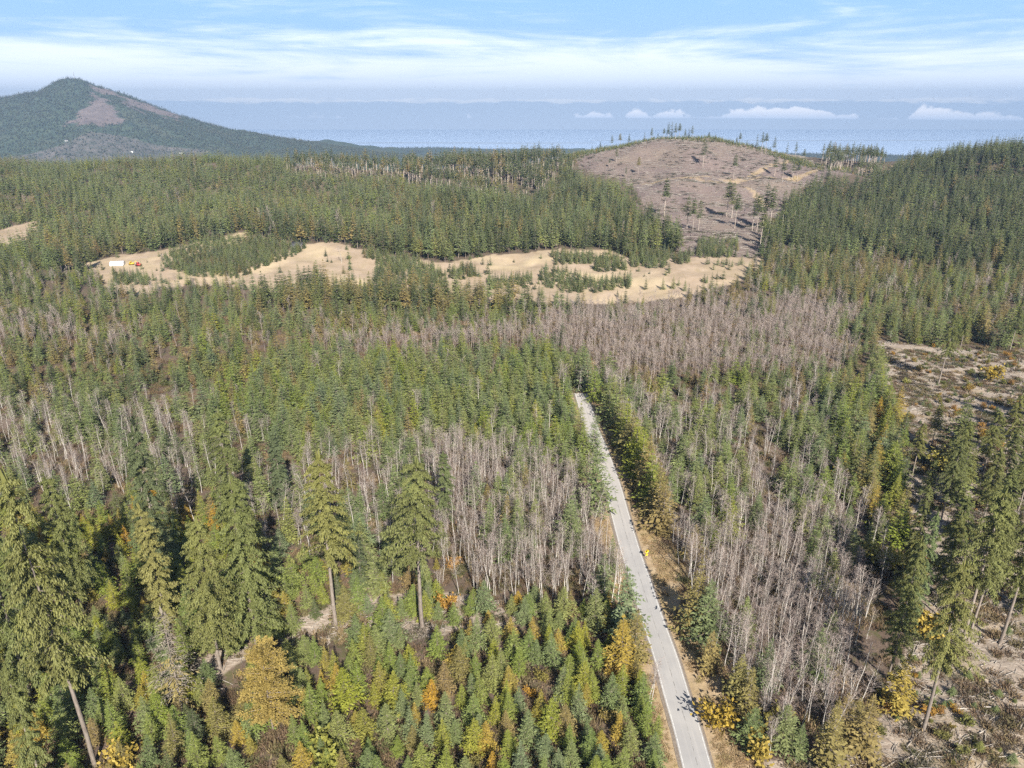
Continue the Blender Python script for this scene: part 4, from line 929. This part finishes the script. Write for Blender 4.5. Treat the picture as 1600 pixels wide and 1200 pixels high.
# young growth along the logged hill's skyline
def pixline(pts, n_, jit=0.0):
    pts = np.array(pts, float); d = np.r_[0, np.cumsum(np.hypot(*np.diff(pts, axis=0).T))]; s = np.sort(rng.uniform(0, d[-1], n_))
    return np.c_[np.interp(s, d, pts[:, 0]), np.interp(s, d, pts[:, 1])]
cr = [unproj(a, b, D) for a, b, D in [(880, 245, 1080), (905, 238, 1110), (960, 228, 1125), (1000, 220, 1140), (1040, 215, 1155), (1100, 219, 1145), (1150, 225, 1138), (1230, 247, 1090), (1275, 266, 1010), (1400, 262, 1020)]]
cr = np.array(cr); t = rng.uniform(0, len(cr) - 1.001, 4200); i0 = t.astype(int); ff = (t - i0)[:, None]; q = cr[i0] * (1 - ff) + cr[i0 + 1] * ff
x = q[:, 0] + rng.normal(0, 6, len(q)); y = q[:, 1] + rng.uniform(-22, 45, len(q)); wdn = fbm(x / 40, y / 40, 5)
k = rng.random(len(q)) < wdn * 1.5; x, y = x[k], y[k]; z = height(x, y)
ms = [pm('lf', i, 'f') for i in range(4)] + [pm('lf', i, 'g') for i in range(1)]
s = rng.uniform(.24, .52, len(x)); o = scatter_stuff('sapling_undergrowth', np.c_[x, y, z], rng.choice([0, 1, 2, 3, 0, 1, 2, 3, 4], len(x)), np.c_[x * 0, x * 0, rng.uniform(0, 6, len(x))], np.c_[s, s, s], ms)
tag(o, 'fringe of green saplings along the top of the logged hill', 'saplings', kind='stuff')

# mountain forest
n_ = 60000; x = rng.uniform(-5200, 400, n_); y = 3000 + 1620 * rng.random(n_) ** .8; z = mtn(x, y); px, py, _ = project(np.stack([x, y, z], -1))
cut = in_any(px + (fbm(x / 90, y / 90, 88) - .5) * 44 + rng.normal(0, 2.5, n_), py + (fbm(x / 90, y / 90, 89) - .5) * 22 + rng.normal(0, 2, n_), MCUT); bare = in_any(px, py, MBARE)
k = (px > -150) & (px < 900) & (py < 262) & ~(cut & (rng.random(n_) < .97)) & ~(bare & (rng.random(n_) < .45)); x, y, z = x[k], y[k], z[k]
s = rng.uniform(.5, 1.0, len(x)); o = scatter_stuff('mountain_forest', np.c_[x, y, z - 1], rng.integers(0, 3, len(x)), np.c_[x * 0, x * 0, rng.uniform(0, 6, len(x))], np.c_[s * 1.2, s * 1.2, s], [pm('tiny', i, 'd') for i in range(3)])
tag(o, 'dark forest covering the far blue mountain', 'forest', kind='stuff')
for (bx, top_) in [(162, 0), (166, 0), (171, 0), (188, 0), (195, 0), (200, 0), (205, 0), (213, 0), (219, 0), (226, 0), (234, 0), (243, 0), (250, 0), (256, 0), (262, 0), (268, 0), (24, 0), (30, 0), (39, 0), (8, 0)]:
    q = unproj(bx, 150, MD); zt = float(mtn(np.array([q[0]]), np.array([MD]))[0])
    place('ridge_tree', 'thin', int(rng.integers(4)), 'd', (q[0], MD, zt - 2), float(rng.uniform(10, 19)), f'tiny dark tree on the far mountain skyline, {ordw(1 + [8, 24, 30, 39, 162, 166, 171, 188, 195, 200, 205, 213, 219, 226, 234, 243, 250, 256, 262, 268].index(bx))} along it toward the sea', group='skyline trees on the far mountain', wide=1.5)
# far lowland woods
n_ = 30000; y = rng.uniform(3800, 7000, n_); x = rng.uniform(-.8, .8, n_) * y; z = height(x, y); k = z > SEA + 4
x, y, z = x[k], y[k], z[k]; s = rng.uniform(.6, 1.1, len(x)); o = scatter_stuff('lowland_forest', np.c_[x, y, z], rng.integers(0, 3, len(x)), np.c_[x * 0, x * 0, rng.uniform(0, 6, len(x))], np.c_[s * 1.9, s * 1.9, s], [pm('tiny', i, 'd') for i in range(3)])
tag(o, 'hazy wooded lowland before the sea', 'forest', kind='stuff')

# ------------------------------------------------------------ road
def strip(name, o0, o1, mat, dz, parent=None, dash=None):
    g = G(); d = np.gradient(road, axis=0); d /= np.linalg.norm(d, axis=1)[:, None]; nrm = np.c_[d[:, 1], -d[:, 0]]
    k = 5; rows = []
    for i in range(k):
        o_ = o0 + (o1 - o0) * i / (k - 1); q = road + nrm * o_
        z = base_h(road[:, 0], road[:, 1]) + dz - .0; rows.append(np.c_[q, z - .02 * abs(o_) / 2.7])
    V = np.stack(rows, 1).reshape(-1, 3); ii = (np.arange(len(road) - 1)[:, None] * k + np.arange(k - 1)[None, :]).ravel()
    g.add(V, np.stack([ii, ii + 1, ii + k + 1, ii + k], -1))
    o = bpy.data.objects.new(name, g.mesh(name, [mat])); link(o, parent); return o
m, N = newmat('asphalt'); ob = (N.n('ShaderNodeTexCoord'), 'Object'); nA = N.noise(ob, 3.0, 6, .7); nB = N.noise(ob, .12, 4, .6); mp = N.n('ShaderNodeMapping', i_Vector=ob, i_Rotation=(0, 0, .13), i_Scale=(1.6, .03, 1)); nS = N.noise(mp, 1.4, 4, .6, .3)
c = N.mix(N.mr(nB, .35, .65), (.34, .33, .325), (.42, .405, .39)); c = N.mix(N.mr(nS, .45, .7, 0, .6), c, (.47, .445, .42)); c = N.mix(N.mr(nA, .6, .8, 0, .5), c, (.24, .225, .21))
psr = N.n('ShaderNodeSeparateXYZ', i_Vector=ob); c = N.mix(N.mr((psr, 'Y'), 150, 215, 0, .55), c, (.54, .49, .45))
b = N.n('ShaderNodeBsdfPrincipled', i_Base_Color=c, i_Roughness=.85); N.n('ShaderNodeOutputMaterial', i_Surface=b)
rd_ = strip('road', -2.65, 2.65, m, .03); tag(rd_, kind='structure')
m2, N = newmat('road_paint'); b = N.n('ShaderNodeBsdfPrincipled', i_Base_Color=N.mix(N.mr(N.noise((N.n('ShaderNodeTexCoord'), 'Object'), 2.5, 5, .7), .42, .62), (.78, .77, .74), (.45, .43, .41)), i_Roughness=.8); N.n('ShaderNodeOutputMaterial', i_Surface=b)
m3, N = newmat('worn_joint'); b = N.n('ShaderNodeBsdfPrincipled', i_Base_Color=N.mix(N.mr(N.noise((N.n('ShaderNodeTexCoord'), 'Object'), .6, 5, .7), .45, .6), (.40, .385, .37), (.17, .16, .15)), i_Roughness=.9); N.n('ShaderNodeOutputMaterial', i_Surface=b)
for a_, nm_, mt_ in ((-2.38, 'road_edge_line', m2), (2.38, 'road_edge_line', m2), (.12, 'road_centre_joint', m3)):
    tag(strip(nm_, a_ - .06, a_ + .06, mt_, .038), kind='structure')
m4, N = newmat('gravel_shoulder'); ob = (N.n('ShaderNodeTexCoord'), 'Object'); b = N.n('ShaderNodeBsdfPrincipled', i_Base_Color=N.ramp(N.noise(ob, 4, 5, .8), [(.35, (.13, .10, .08)), (.6, (.30, .25, .20))]), i_Roughness=.95); N.n('ShaderNodeOutputMaterial', i_Surface=b)
for a_, b_ in ((-3.35, -2.66), (2.66, 3.15)):
    tag(strip('road_shoulder', a_, b_, m4, .012), kind='structure')

# verge grass tufts, undergrowth, slash
def tuftmesh(n_, h, sp_, mat):
    r = np.random.default_rng(n_); g = G(); B = np.c_[r.normal(0, sp_, n_), r.normal(0, sp_, n_), np.zeros(n_)]; D = np.c_[r.normal(0, .6, n_), r.normal(0, .6, n_), np.ones(n_)]
    g.kites(B, D, h * r.uniform(.5, 1.2, n_), np.full(n_, h * .16), r.normal(0, 1, (n_, 3)), 0); return g.mesh('tuft', [mat])
straw = leaf_mat('dry_grass_blade', [(.46, .33, .19), (.38, .27, .15), (.55, .42, .25), (.33, .28, .12)], clump=1)
bramble = leaf_mat('bramble', [(.14, .095, .06), (.22, .15, .09), (.11, .12, .045), (.30, .22, .12), (.17, .12, .09)], clump=1)
tm = [tuftmesh(60, .5, .35, straw), tuftmesh(61, .45, .4, straw)]; bmz = [tuftmesh(130, .8, .6, bramble), tuftmesh(131, .7, .7, bramble), tuftmesh(90, 1.0, .5, bramble)]
n_ = 9000; y = rng.uniform(70, 320, n_); side = rng.random(n_) < .62; off = np.where(side, rng.uniform(3.3, 11.5, n_), rng.uniform(-7.8, -3.5, n_)); x = np.interp(y, road[:, 1], road[:, 0]) + off / .965
s = rng.uniform(.5, 1.1, n_) * np.clip((np.abs(off) - 2.9) / 2, .35, 1); k = fbm(x / 3, y / 3, 7) > .40; x, y, s = x[k], y[k], s[k]
tag(scatter_stuff('verge_grass', np.c_[x, y, height(x, y)], rng.integers(0, 2, len(x)), np.c_[x * 0, x * 0, rng.uniform(0, 6, len(x))], np.c_[s, s, s], tm), 'dry tan grass along both sides of the road', 'grass', kind='stuff')
n_ = 42000; y = 70 + 330 * rng.random(n_) ** 1.0; x = rng.uniform(-.85, .85, n_) * (y + 60); rdd = road_dist(x, y); k = (rdd < -7) | (rdd > 10); x, y = x[k], y[k]; z = height(x, y)
me, hc, cl, vg = ground_masks(x, y, z); k = (fbm(x / 5, y / 5, 17) > .42) & ~(cl & (rng.random(len(x)) < .82)); x, y, z = x[k], y[k], z[k]; s = rng.uniform(.6, 1.5, len(x))
tag(scatter_stuff('undergrowth', np.c_[x, y, z], rng.integers(0, 3, len(x)), np.c_[x * 0, x * 0, rng.uniform(0, 6, len(x))], np.c_[s, s, s], bmz), 'brown brambles and ferns on the forest floor', 'undergrowth', kind='stuff')
def sticks(name, x, y, L, rr, label, thick=.05):
    g = G(); z = height(x, y)
    for i in range(len(x)):
        a = rng.uniform(0, pi) if rng.random() < .5 else rng.normal(.35, .5); l = L[i] / 2; dx, dy = cos(a) * l, sin(a) * l; up = rng.uniform(-.12, .25) * l * .4
        z0 = z[i] + rr[i]; p0 = np.array([x[i] - dx, y[i] - dy, z0 - abs(up) * .2 + .05]); p1 = np.array([x[i] + dx, y[i] + dy, z0 + abs(up) + .08])
        g.tube([p0, (p0 + p1) / 2 + rng.normal(0, .03 * l, 3), p1], [rr[i], rr[i] * .8, rr[i] * .4], 3)
    o = link(bpy.data.objects.new(name, g.mesh(name, [BM['log']]))); tag(o, label, 'debris', kind='stuff')
def cand(n_, x0, x1, y0, y1, f):
    x = rng.uniform(x0, x1, n_); y = rng.uniform(y0, y1, n_); z = base_h(x, y); me, hc, cl, vg = ground_masks(x, y, z); px, py, _ = project(np.stack([x, y, z], -1))
    k = (cl if f == 'cl' else hc) & (px > -60) & (px < 1700) & (np.abs(road_dist(x, y)) > 9); return x[k], y[k]
x, y = cand(60000, -80, 330, 70, 400, 'cl'); sel = rng.random(len(x)) < np.clip(150 / y, .2, 1); x, y = x[sel], y[sel]; print('slash', len(x))
sticks('logging_debris', x, y, rng.gamma(2, .9, len(x)) + .7, rng.uniform(.03, .12, len(x)) * (.8 + y / 400), 'grey broken branches strewn over the clearing')
x, y = cand(60000, -50, 700, 540, 1200, 'hc'); x, y = x[:6000], y[:6000]
sticks('hill_debris', x, y, rng.gamma(2, 2.0, len(x)) + 2, rng.uniform(.10, .30, len(x)), 'pale branches strewn over the logged hill')
x, y = cand(20000, -50, 700, 540, 1200, 'hc'); k = fbm(x / 30, y / 30, 301) > .50; x, y = x[k][:1500], y[k][:1500]; s_ = rng.uniform(.8, 2.6, len(x))
brd = leaf_mat('dark_brush', [(.07, .055, .045), (.10, .08, .06), (.085, .095, .045), (.14, .11, .09)], clump=1); dk = [tuftmesh(140, .8, .7, brd), tuftmesh(141, .6, .9, brd)]
tag(scatter_stuff('hill_brush_litter', np.c_[x, y, height(x, y)], rng.integers(0, 2, len(x)), np.c_[x * 0, x * 0, rng.uniform(0, 6, len(x))], np.c_[s_, s_, s_ * .6], dk), 'dark brush and slash dotted over the logged hill', 'debris', kind='stuff')
x, y = cand(60000, -80, 330, 70, 400, 'cl'); k = (fbm(x / 9, y / 9, 303) > .48) & (np.abs(road_dist(x, y)) > 11); x, y = x[k][:3000], y[k][:3000]; s_ = rng.uniform(.5, 1.5, len(x))
tag(scatter_stuff('clearing_brush_litter', np.c_[x, y, height(x, y)], rng.integers(0, 5, len(x)), np.c_[x * 0, x * 0, rng.uniform(0, 6, len(x))], np.c_[s_, s_, s_ * .7], dk + bmz), 'low brown brush among the slash of the clearing', 'brush', kind='stuff')
# separate fallen logs, stumps, saplings in the clearing
lg = G(); zs = np.linspace(-4, 4, 7); lg.tube(np.c_[zs, .12 * np.sin(zs), zs * 0 + .2], np.linspace(.24, .13, 7), 8); lgm = lg.mesh('fallen_log', [BM['log']])
lgs = [(330, 1078, .1, .9), (355, 1066, -.5, .6), (1560, 1105, .05, 1.0), (1500, 1108, -.05, 1.1), (1530, 870, -.2, .9), (1545, 940, -.35, .6), (1490, 930, .9, .5), (1455, 1080, -.7, .8), (1580, 1180, .2, .9), (1450, 555, 0, .8), (1430, 690, -.2, .8), (1590, 860, .4, .8), (1540, 1140, .5, .7), (1500, 1180, -.5, .8), (1425, 760, .3, .7), (1560, 620, .1, .8), (1480, 650, -.1, .7), (1396, 600, .2, .7), (700, 955, .3, .6), (620, 990, -.3, .6)]
loglab = ['white fallen log in the gap below the slender old fir', 'shorter log crossing the white one in the gap']
LG_ = []
for i, (bx, by, a, s_) in enumerate(lgs):
    p = hit(bx, by, height); o = bpy.data.objects.new('fallen_log', lgm); link(o); o.location = (float(p[0]), float(p[1]), float(p[2]) + .02); o.rotation_euler = (0, rng.uniform(-.05, .05), a); o.scale = (s_ * .75, s_ * .55, s_ * .55)
    if i >= 2: o['noun'] = 'bleached fallen log'; LG_.append(o)
    tag(o, loglab[i] if i < 2 else 'bleached fallen log lying in the logged clearing' if i < 18 else 'small log in the brushy gap by the pale-trunked fir', 'log', 'fallen logs in the clearing' if i >= 2 and i < 18 else ('small logs in the brushy gap' if i >= 18 else None))
sg = G(); zs = np.array([-.3, 0, .25, .7, .95]); sg.tube(np.c_[zs * 0, zs * 0, zs], [.75, .6, .45, .40, .38], 10); cut = G(); th = np.linspace(0, 2 * pi, 10, endpoint=False)
cut.add(np.r_[[[0, 0, .965]], np.c_[.37 * np.cos(th), .37 * np.sin(th), th * 0 + .962]], [[0, i + 1, (i + 1) % 10 + 1, (i + 1) % 10 + 1] for i in range(10)])
sgm = sg.mesh('stump_bark', [BM['fir']]); cm, N = newmat('cut_wood'); N.n('ShaderNodeOutputMaterial', i_Surface=N.n('ShaderNodeBsdfPrincipled', i_Base_Color=N.mix(N.noise((N.n('ShaderNodeTexCoord'), 'Object'), 6, 4), (.55, .45, .33), (.38, .30, .22)), i_Roughness=.9)); cutm = cut.mesh('cut_face', [cm])
ST_ = []
x, y = cand(2500, -60, 330, 80, 400, 'cl'); x, y = x[:70], y[:70]; z = height(x, y)
for i in range(len(x)):
    o = bpy.data.objects.new('stump', None); link(o); o.location = (x[i], y[i], z[i] - .1); s_ = rng.uniform(.7, 1.3); o.scale = (s_, s_, s_ * rng.uniform(.7, 1.1)); o.rotation_euler = (0, 0, rng.uniform(0, 6))
    tag(o, 'weathered cut tree stump in the logged ground', 'stump', 'stumps in the logged ground'); o['noun'] = 'weathered cut stump'; ST_.append(o); link(bpy.data.objects.new('bark', sgm), o); link(bpy.data.objects.new('cut_face', cutm), o)
landmark_labels(ST_, 140); landmark_labels(LG_, 200)
for o in LG_: del o['noun']
for o in ST_: del o['noun']
x, y = cand(5200, 60, 330, 75, 420, 'cl')
nn_ = fbm(x / 13, y / 13, 13); k = (nn_ > .47) | (rng.random(len(x)) < .12); x, y = x[k][:700], y[k][:700]; z = height(x, y)
pxs, pys, ds = project(np.stack([x, y, z], -1)); inn = (pxs > 5) & (pxs < 1595) & (pys < 1195)
SC2 = []
for i in np.where(inn)[0][:360]:
    r_ = rng.random()
    if r_ < .5: q_ = place('clearing_shrub', 'sh', int(rng.integers(4)), 's', (x[i], y[i], z[i]), float(rng.uniform(.7, 2.3)), 'small autumn-coloured shrub growing between slash in the clearing', 'shrub', 'small shrubs in the clearing', wide=1.2)
    else: q_ = place('planted_sapling', 'yf', int(rng.integers(6)), 'f', (x[i], y[i], z[i]), float(rng.uniform(.8, 2.2)), 'tiny bright green fir sapling planted in the clearing', 'sapling', 'fir saplings in the clearing', wide=1.7)
    q_['noun'] = 'small autumn shrub' if r_ < .5 else 'tiny green sapling'; SC2.append(q_)
landmark_labels(SC2, 140)
for o in SC2: del o['noun']
for (bx, by, ty, lab, v) in [(1505, 845, 818, 'round bright orange bush in the clearing', 0), (1185, 1185, 1150, 'low orange bush beside the right verge at the bottom', 1), (1125, 1135, 1100, 'bright yellow bush at the verge below the pale-trunked fir', 2), (1215, 1150, 1115, 'rust-coloured bush at the wood end by the verge', 3),
                             (1455, 1000, 960, 'orange bush under the green fir at the clearing edge', 0), (1380, 890, 840, 'yellow-orange bush in the belt bordering the clearing', 1), (1415, 600, 592, 'tiny orange bush at the clearing far corner', 2), (515, 1200, 1160, 'bright orange bush at the bottom among young firs', 1), (185, 1205, 1170, 'orange bush at the foot of the huge old fir', 0), (1550, 595, 572, 'wide yellow-green thicket in the far clearing', 3), (1460, 735, 705, 'yellow bush on the shaded slope of the clearing', 2)]:
    p, h_ = hero(bx, by, ty); place('autumn_bush', 'sh', v, 'g' if 'yellow' in lab or 'orange' in lab else 's', p, max(1.5, min(h_, 7)), lab, 'bush', wide=1.1)

# ------------------------------------------------------------ warning sign
def box(g, c, s_, rz=0):
    c = np.array(c, float); s_ = np.array(s_, float) / 2
    V = np.array([[x, y, z] for x in (-1, 1) for y in (-1, 1) for z in (-1, 1)]) * s_
    cr_, sr_ = cos(rz), sin(rz); V = np.c_[V[:, 0] * cr_ - V[:, 1] * sr_, V[:, 0] * sr_ + V[:, 1] * cr_, V[:, 2]] + c
    g.add(V, [[0, 1, 3, 2], [4, 6, 7, 5], [0, 4, 5, 1], [2, 3, 7, 6], [0, 2, 6, 4], [1, 5, 7, 3]])
def flat(name, c, rough=.5):
    m, N = newmat(name); nz = N.noise((N.n('ShaderNodeTexCoord'), 'Object'), 2.0, 4, .6); cc_ = N.mix(N.mr(nz, .3, .7), tuple(x * .88 for x in c), tuple(min(1, x * 1.08) for x in c))
    N.n('ShaderNodeOutputMaterial', i_Surface=N.n('ShaderNodeBsdfPrincipled', i_Base_Color=cc_, i_Roughness=rough)); return m
YEL = flat('sign_yellow', (.90, .66, .01), .35); BLK = flat('sign_black', (.02, .02, .02)); WOOD = flat('post_wood', (.30, .24, .18), .8)
sg_ = link(bpy.data.objects.new('road_sign', None)); sg_.location = tuple(map(float, SIGN)); sg_.rotation_euler = (0, 0, .35); tag(sg_, 'yellow diamond warning sign with small plate on a post beside the road', 'road sign')
def prism(pts, y0, y1):
    g = G(); n = len(pts); V = np.r_[np.c_[np.array(pts)[:, 0], np.full(n, y0), np.array(pts)[:, 1]], np.c_[np.array(pts)[:, 0], np.full(n, y1), np.array(pts)[:, 1]]]
    Fc = [[i, (i + 1) % n, (i + 1) % n + n, i + n] for i in range(n)]
    for i in range(1, n - 1): Fc += [[0, i, i + 1, i + 1], [n, n + i + 1, n + i, n + i]]
    g.add(V, Fc); return g
g = G(); box(g, (0, .05, 1.2), (.1, .08, 3.2)); link(bpy.data.objects.new('post', g.mesh('post', [WOOD])), sg_)
pl = link(bpy.data.objects.new('sign_plate', prism([(0, 1.62), (.66, 2.28), (0, 2.94), (-.66, 2.28)], -.02, .005).mesh('plate', [YEL])), sg_)
link(bpy.data.objects.new('arrow_symbol', prism([(-.12, 1.95), (.02, 1.95), (.02, 2.3), (.2, 2.3), (-.05, 2.62), (-.3, 2.3), (-.12, 2.3)], -.028, -.0225).mesh('arrow', [BLK])), pl)
p2 = link(bpy.data.objects.new('advisory_plate', prism([(-.32, 1.0), (.32, 1.0), (.32, 1.56), (-.32, 1.56)], -.02, .005).mesh('plate2', [YEL])), sg_)

# ------------------------------------------------------------ meadow buildings and machines
WHT = flat('white_cover', (.70, .71, .74), .6); RED = flat('red_paint', (.55, .05, .04), .4); DARK = flat('dark_shingle', (.11, .10, .115), .8); GLS = flat('dark_glass', (.03, .04, .05), .2); RUB = flat('rubber', (.03, .03, .03), .8); YL2 = flat('machine_yellow', (.75, .50, .04), .45); HW = flat('house_white', (.75, .74, .70), .7)
def gable(name, p, L, Wd, h, rh, wall, roof, rz, label, cat, door=True):
    e = link(bpy.data.objects.new(name, None)); e.location = tuple(map(float, p)); e.rotation_euler = (0, 0, rz); tag(e, label, cat)
    g = G(); box(g, (0, 0, h / 2 - .25), (L, Wd, h + .5))
    for sx_ in (-1, 1): g.add([(sx_ * L / 2, -Wd / 2, h), (sx_ * L / 2, Wd / 2, h), (sx_ * L / 2, 0, h + rh)], [[0, 1, 2, 2]])
    link(bpy.data.objects.new('wall', g.mesh('wall', [wall])), e)
    g = G(); ov = .5; w2 = Wd / 2 + ov; dz = rh * ov / (Wd / 2)
    for s_ in (-1, 1):
        a = np.array([(-L / 2 - ov, s_ * w2, h - dz + .05), (L / 2 + ov, s_ * w2, h - dz + .05), (L / 2 + ov, 0, h + rh + .05), (-L / 2 - ov, 0, h + rh + .05)])
        g.add(np.r_[a, a + [0, 0, .15]], [[0, 1, 2, 3], [4, 5, 6, 7], [0, 1, 5, 4], [1, 2, 6, 5], [3, 0, 4, 7], [2, 3, 7, 6]])
    link(bpy.data.objects.new('roof', g.mesh('roof', [roof])), e)
    if door:
        g = G(); box(g, (L * .1, -Wd / 2 - .03, 1.1), (1.2, .08, 2.2)); link(bpy.data.objects.new('door', g.mesh('door', [DARK if wall is not DARK else WOOD])), e)
        for wx in (-.3, .35):
            g = G(); box(g, (L * wx, -Wd / 2 - .03, 1.6), (1.2, .07, .9)); link(bpy.data.objects.new('window', g.mesh('window', [GLS])), e)
    return e
# white fabric shelter
p = hit(184, 414, height); e = link(bpy.data.objects.new('fabric_shelter', None)); e.location = tuple(map(float, p)); e.rotation_euler = (0, 0, .25); tag(e, 'white fabric-covered shelter at the end of the track in the meadow', 'shelter')
g = G(); k = 9; th = np.linspace(0, pi, k); xs = np.array([-4.6, -2.3, 0, 2.3, 4.6]); V = np.array([[x_, 3.2 * cos(t_), 2.9 * sin(t_) ** .8 if sin(t_) > 0 else 0] for x_ in xs for t_ in th]); ii = (np.arange(4)[:, None] * k + np.arange(k - 1)[None]).ravel(); g.add(V, np.stack([ii, ii + 1, ii + k + 1, ii + k], -1))
link(bpy.data.objects.new('cover', g.mesh('cover', [WHT])), e)
for sx_ in (-1, 1):
    g = G(); V = np.array([[sx_ * 4.55, 3.1 * cos(t_), 2.8 * max(sin(t_), 0) ** .8] for t_ in th]); g.add(np.r_[[[sx_ * 4.55, 0, 0]], V], [[0, i + 1, i + 2, i + 2] for i in range(k - 1)]); link(bpy.data.objects.new('end_panel', g.mesh('end', [WHT if sx_ > 0 else GLS])), e)
gable('field_barn', hit(466, 388, height), 9, 6, 2.6, 2.4, flat('old_boards', (.22, .18, .15), .9), DARK, -.3, 'dark weathered barn at the meadow edge under the firs', 'barn')
def machine(name, p, body, s_, rz, label, cat, arm):
    e = link(bpy.data.objects.new(name, None)); e.location = tuple(map(float, p)); e.rotation_euler = (0, 0, rz); e.scale = (s_,) * 3; tag(e, label, cat)
    g = G(); box(g, (0, 0, 1.1), (3.2, 1.5, .9)); box(g, (1.3, 0, 1.5), (.9, 1.3, .5)); link(bpy.data.objects.new('body', g.mesh('body', [body])), e)
    g = G(); box(g, (-.4, 0, 2.1), (1.3, 1.3, 1.2)); cab = link(bpy.data.objects.new('cab', g.mesh('cab', [body])), e)
    g = G(); box(g, (-.4, -.67, 2.2), (.9, .06, .7)); box(g, (.27, 0, 2.2), (.06, .9, .7)); link(bpy.data.objects.new('window', g.mesh('window', [GLS])), cab)
    for wx, r_ in ((-1.1, .75), (1.1, .55)):
        for wy in (-.85, .85):
            g = G(); g.tube([(wx, wy - .18, r_), (wx, wy + .18, r_)], [r_, r_], 12); link(bpy.data.objects.new('wheel', g.mesh('wheel', [RUB])), e)
    if arm:
        g = G(); g.tube([(1.5, 0, 1.4), (3.0, 0, 3.0), (4.2, 0, 1.2)], [.18, .16, .12], 4); box(g, (4.3, 0, .8), (.8, 1.0, .7)); link(bpy.data.objects.new('arm', g.mesh('arm', [body])), e)
machine('yellow_digger', hit(206, 414, height), YL2, 1.0, .2, 'yellow digger with bent arm parked between shelter and red tractor', 'digger', True)
machine('red_tractor', hit(217, 416, height), RED, 1.1, -.2, 'red tractor parked in the meadow beside the yellow digger', 'tractor', False)
gable('camp_trailer', hit(36, 398, height), 7, 2.5, 2.2, .3, HW, HW, .1, 'small pale trailer at the sandy bank by the picture edge', 'trailer')
for i, (bx, by, D, lab) in enumerate([(104, 221, 4250, 'white house highest on the slope of the far mountain'), (283, 241, 3900, 'pale house lowest on the flank of the far mountain'), (206, 239, 3850, 'white cottage in the bare trees at the foot of the far mountain')]):
    q = unproj(bx, by, D)
    # walk along the sight line to the slope
    r = ray(bx, by); ts = np.arange(3000, 4600, 5.0); Pq = ts[:, None] * r + np.array([0, 0, CAMH]); di = Pq[:, 2] - mtn(Pq[:, 0], Pq[:, 1]); j = int(np.argmax(di < 0)); q = Pq[j]
    gable('house', q, 14, 9, 5, 4, HW, HW if i else DARK, .2, lab, 'house')
q = unproj(116, 121, MD); zt = float(mtn(np.array([q[0]]), np.array([MD]))[0]); e = link(bpy.data.objects.new('radio_mast', None)); e.location = (float(q[0]), MD, zt); tag(e, 'thin lattice radio mast on the summit of the far mountain', 'mast')
g = G()
for a in range(3): g.tube([(2.2 * cos(a * 2.1), 2.2 * sin(a * 2.1), -3), (.5 * cos(a * 2.1), .5 * sin(a * 2.1), 36)], [.5, .35], 4)
for z_ in range(4, 34, 6):
    r_ = 2.2 - 1.7 * z_ / 36; g.tube([(r_ * cos(t_), r_ * sin(t_), z_) for t_ in (0, 2.1, 4.2, 6.28)], [.25] * 4, 3)
link(bpy.data.objects.new('lattice', g.mesh('lattice', [flat('mast_steel', (.4, .4, .42))])), e)
g = G(); box(g, (1.2, 0, 26), (2, 2, 3)); box(g, (-1, 0, 31), (1.5, 1.5, 2)); link(bpy.data.objects.new('antenna', g.mesh('antenna', [HW])), e)
print('placed', CC['n'])
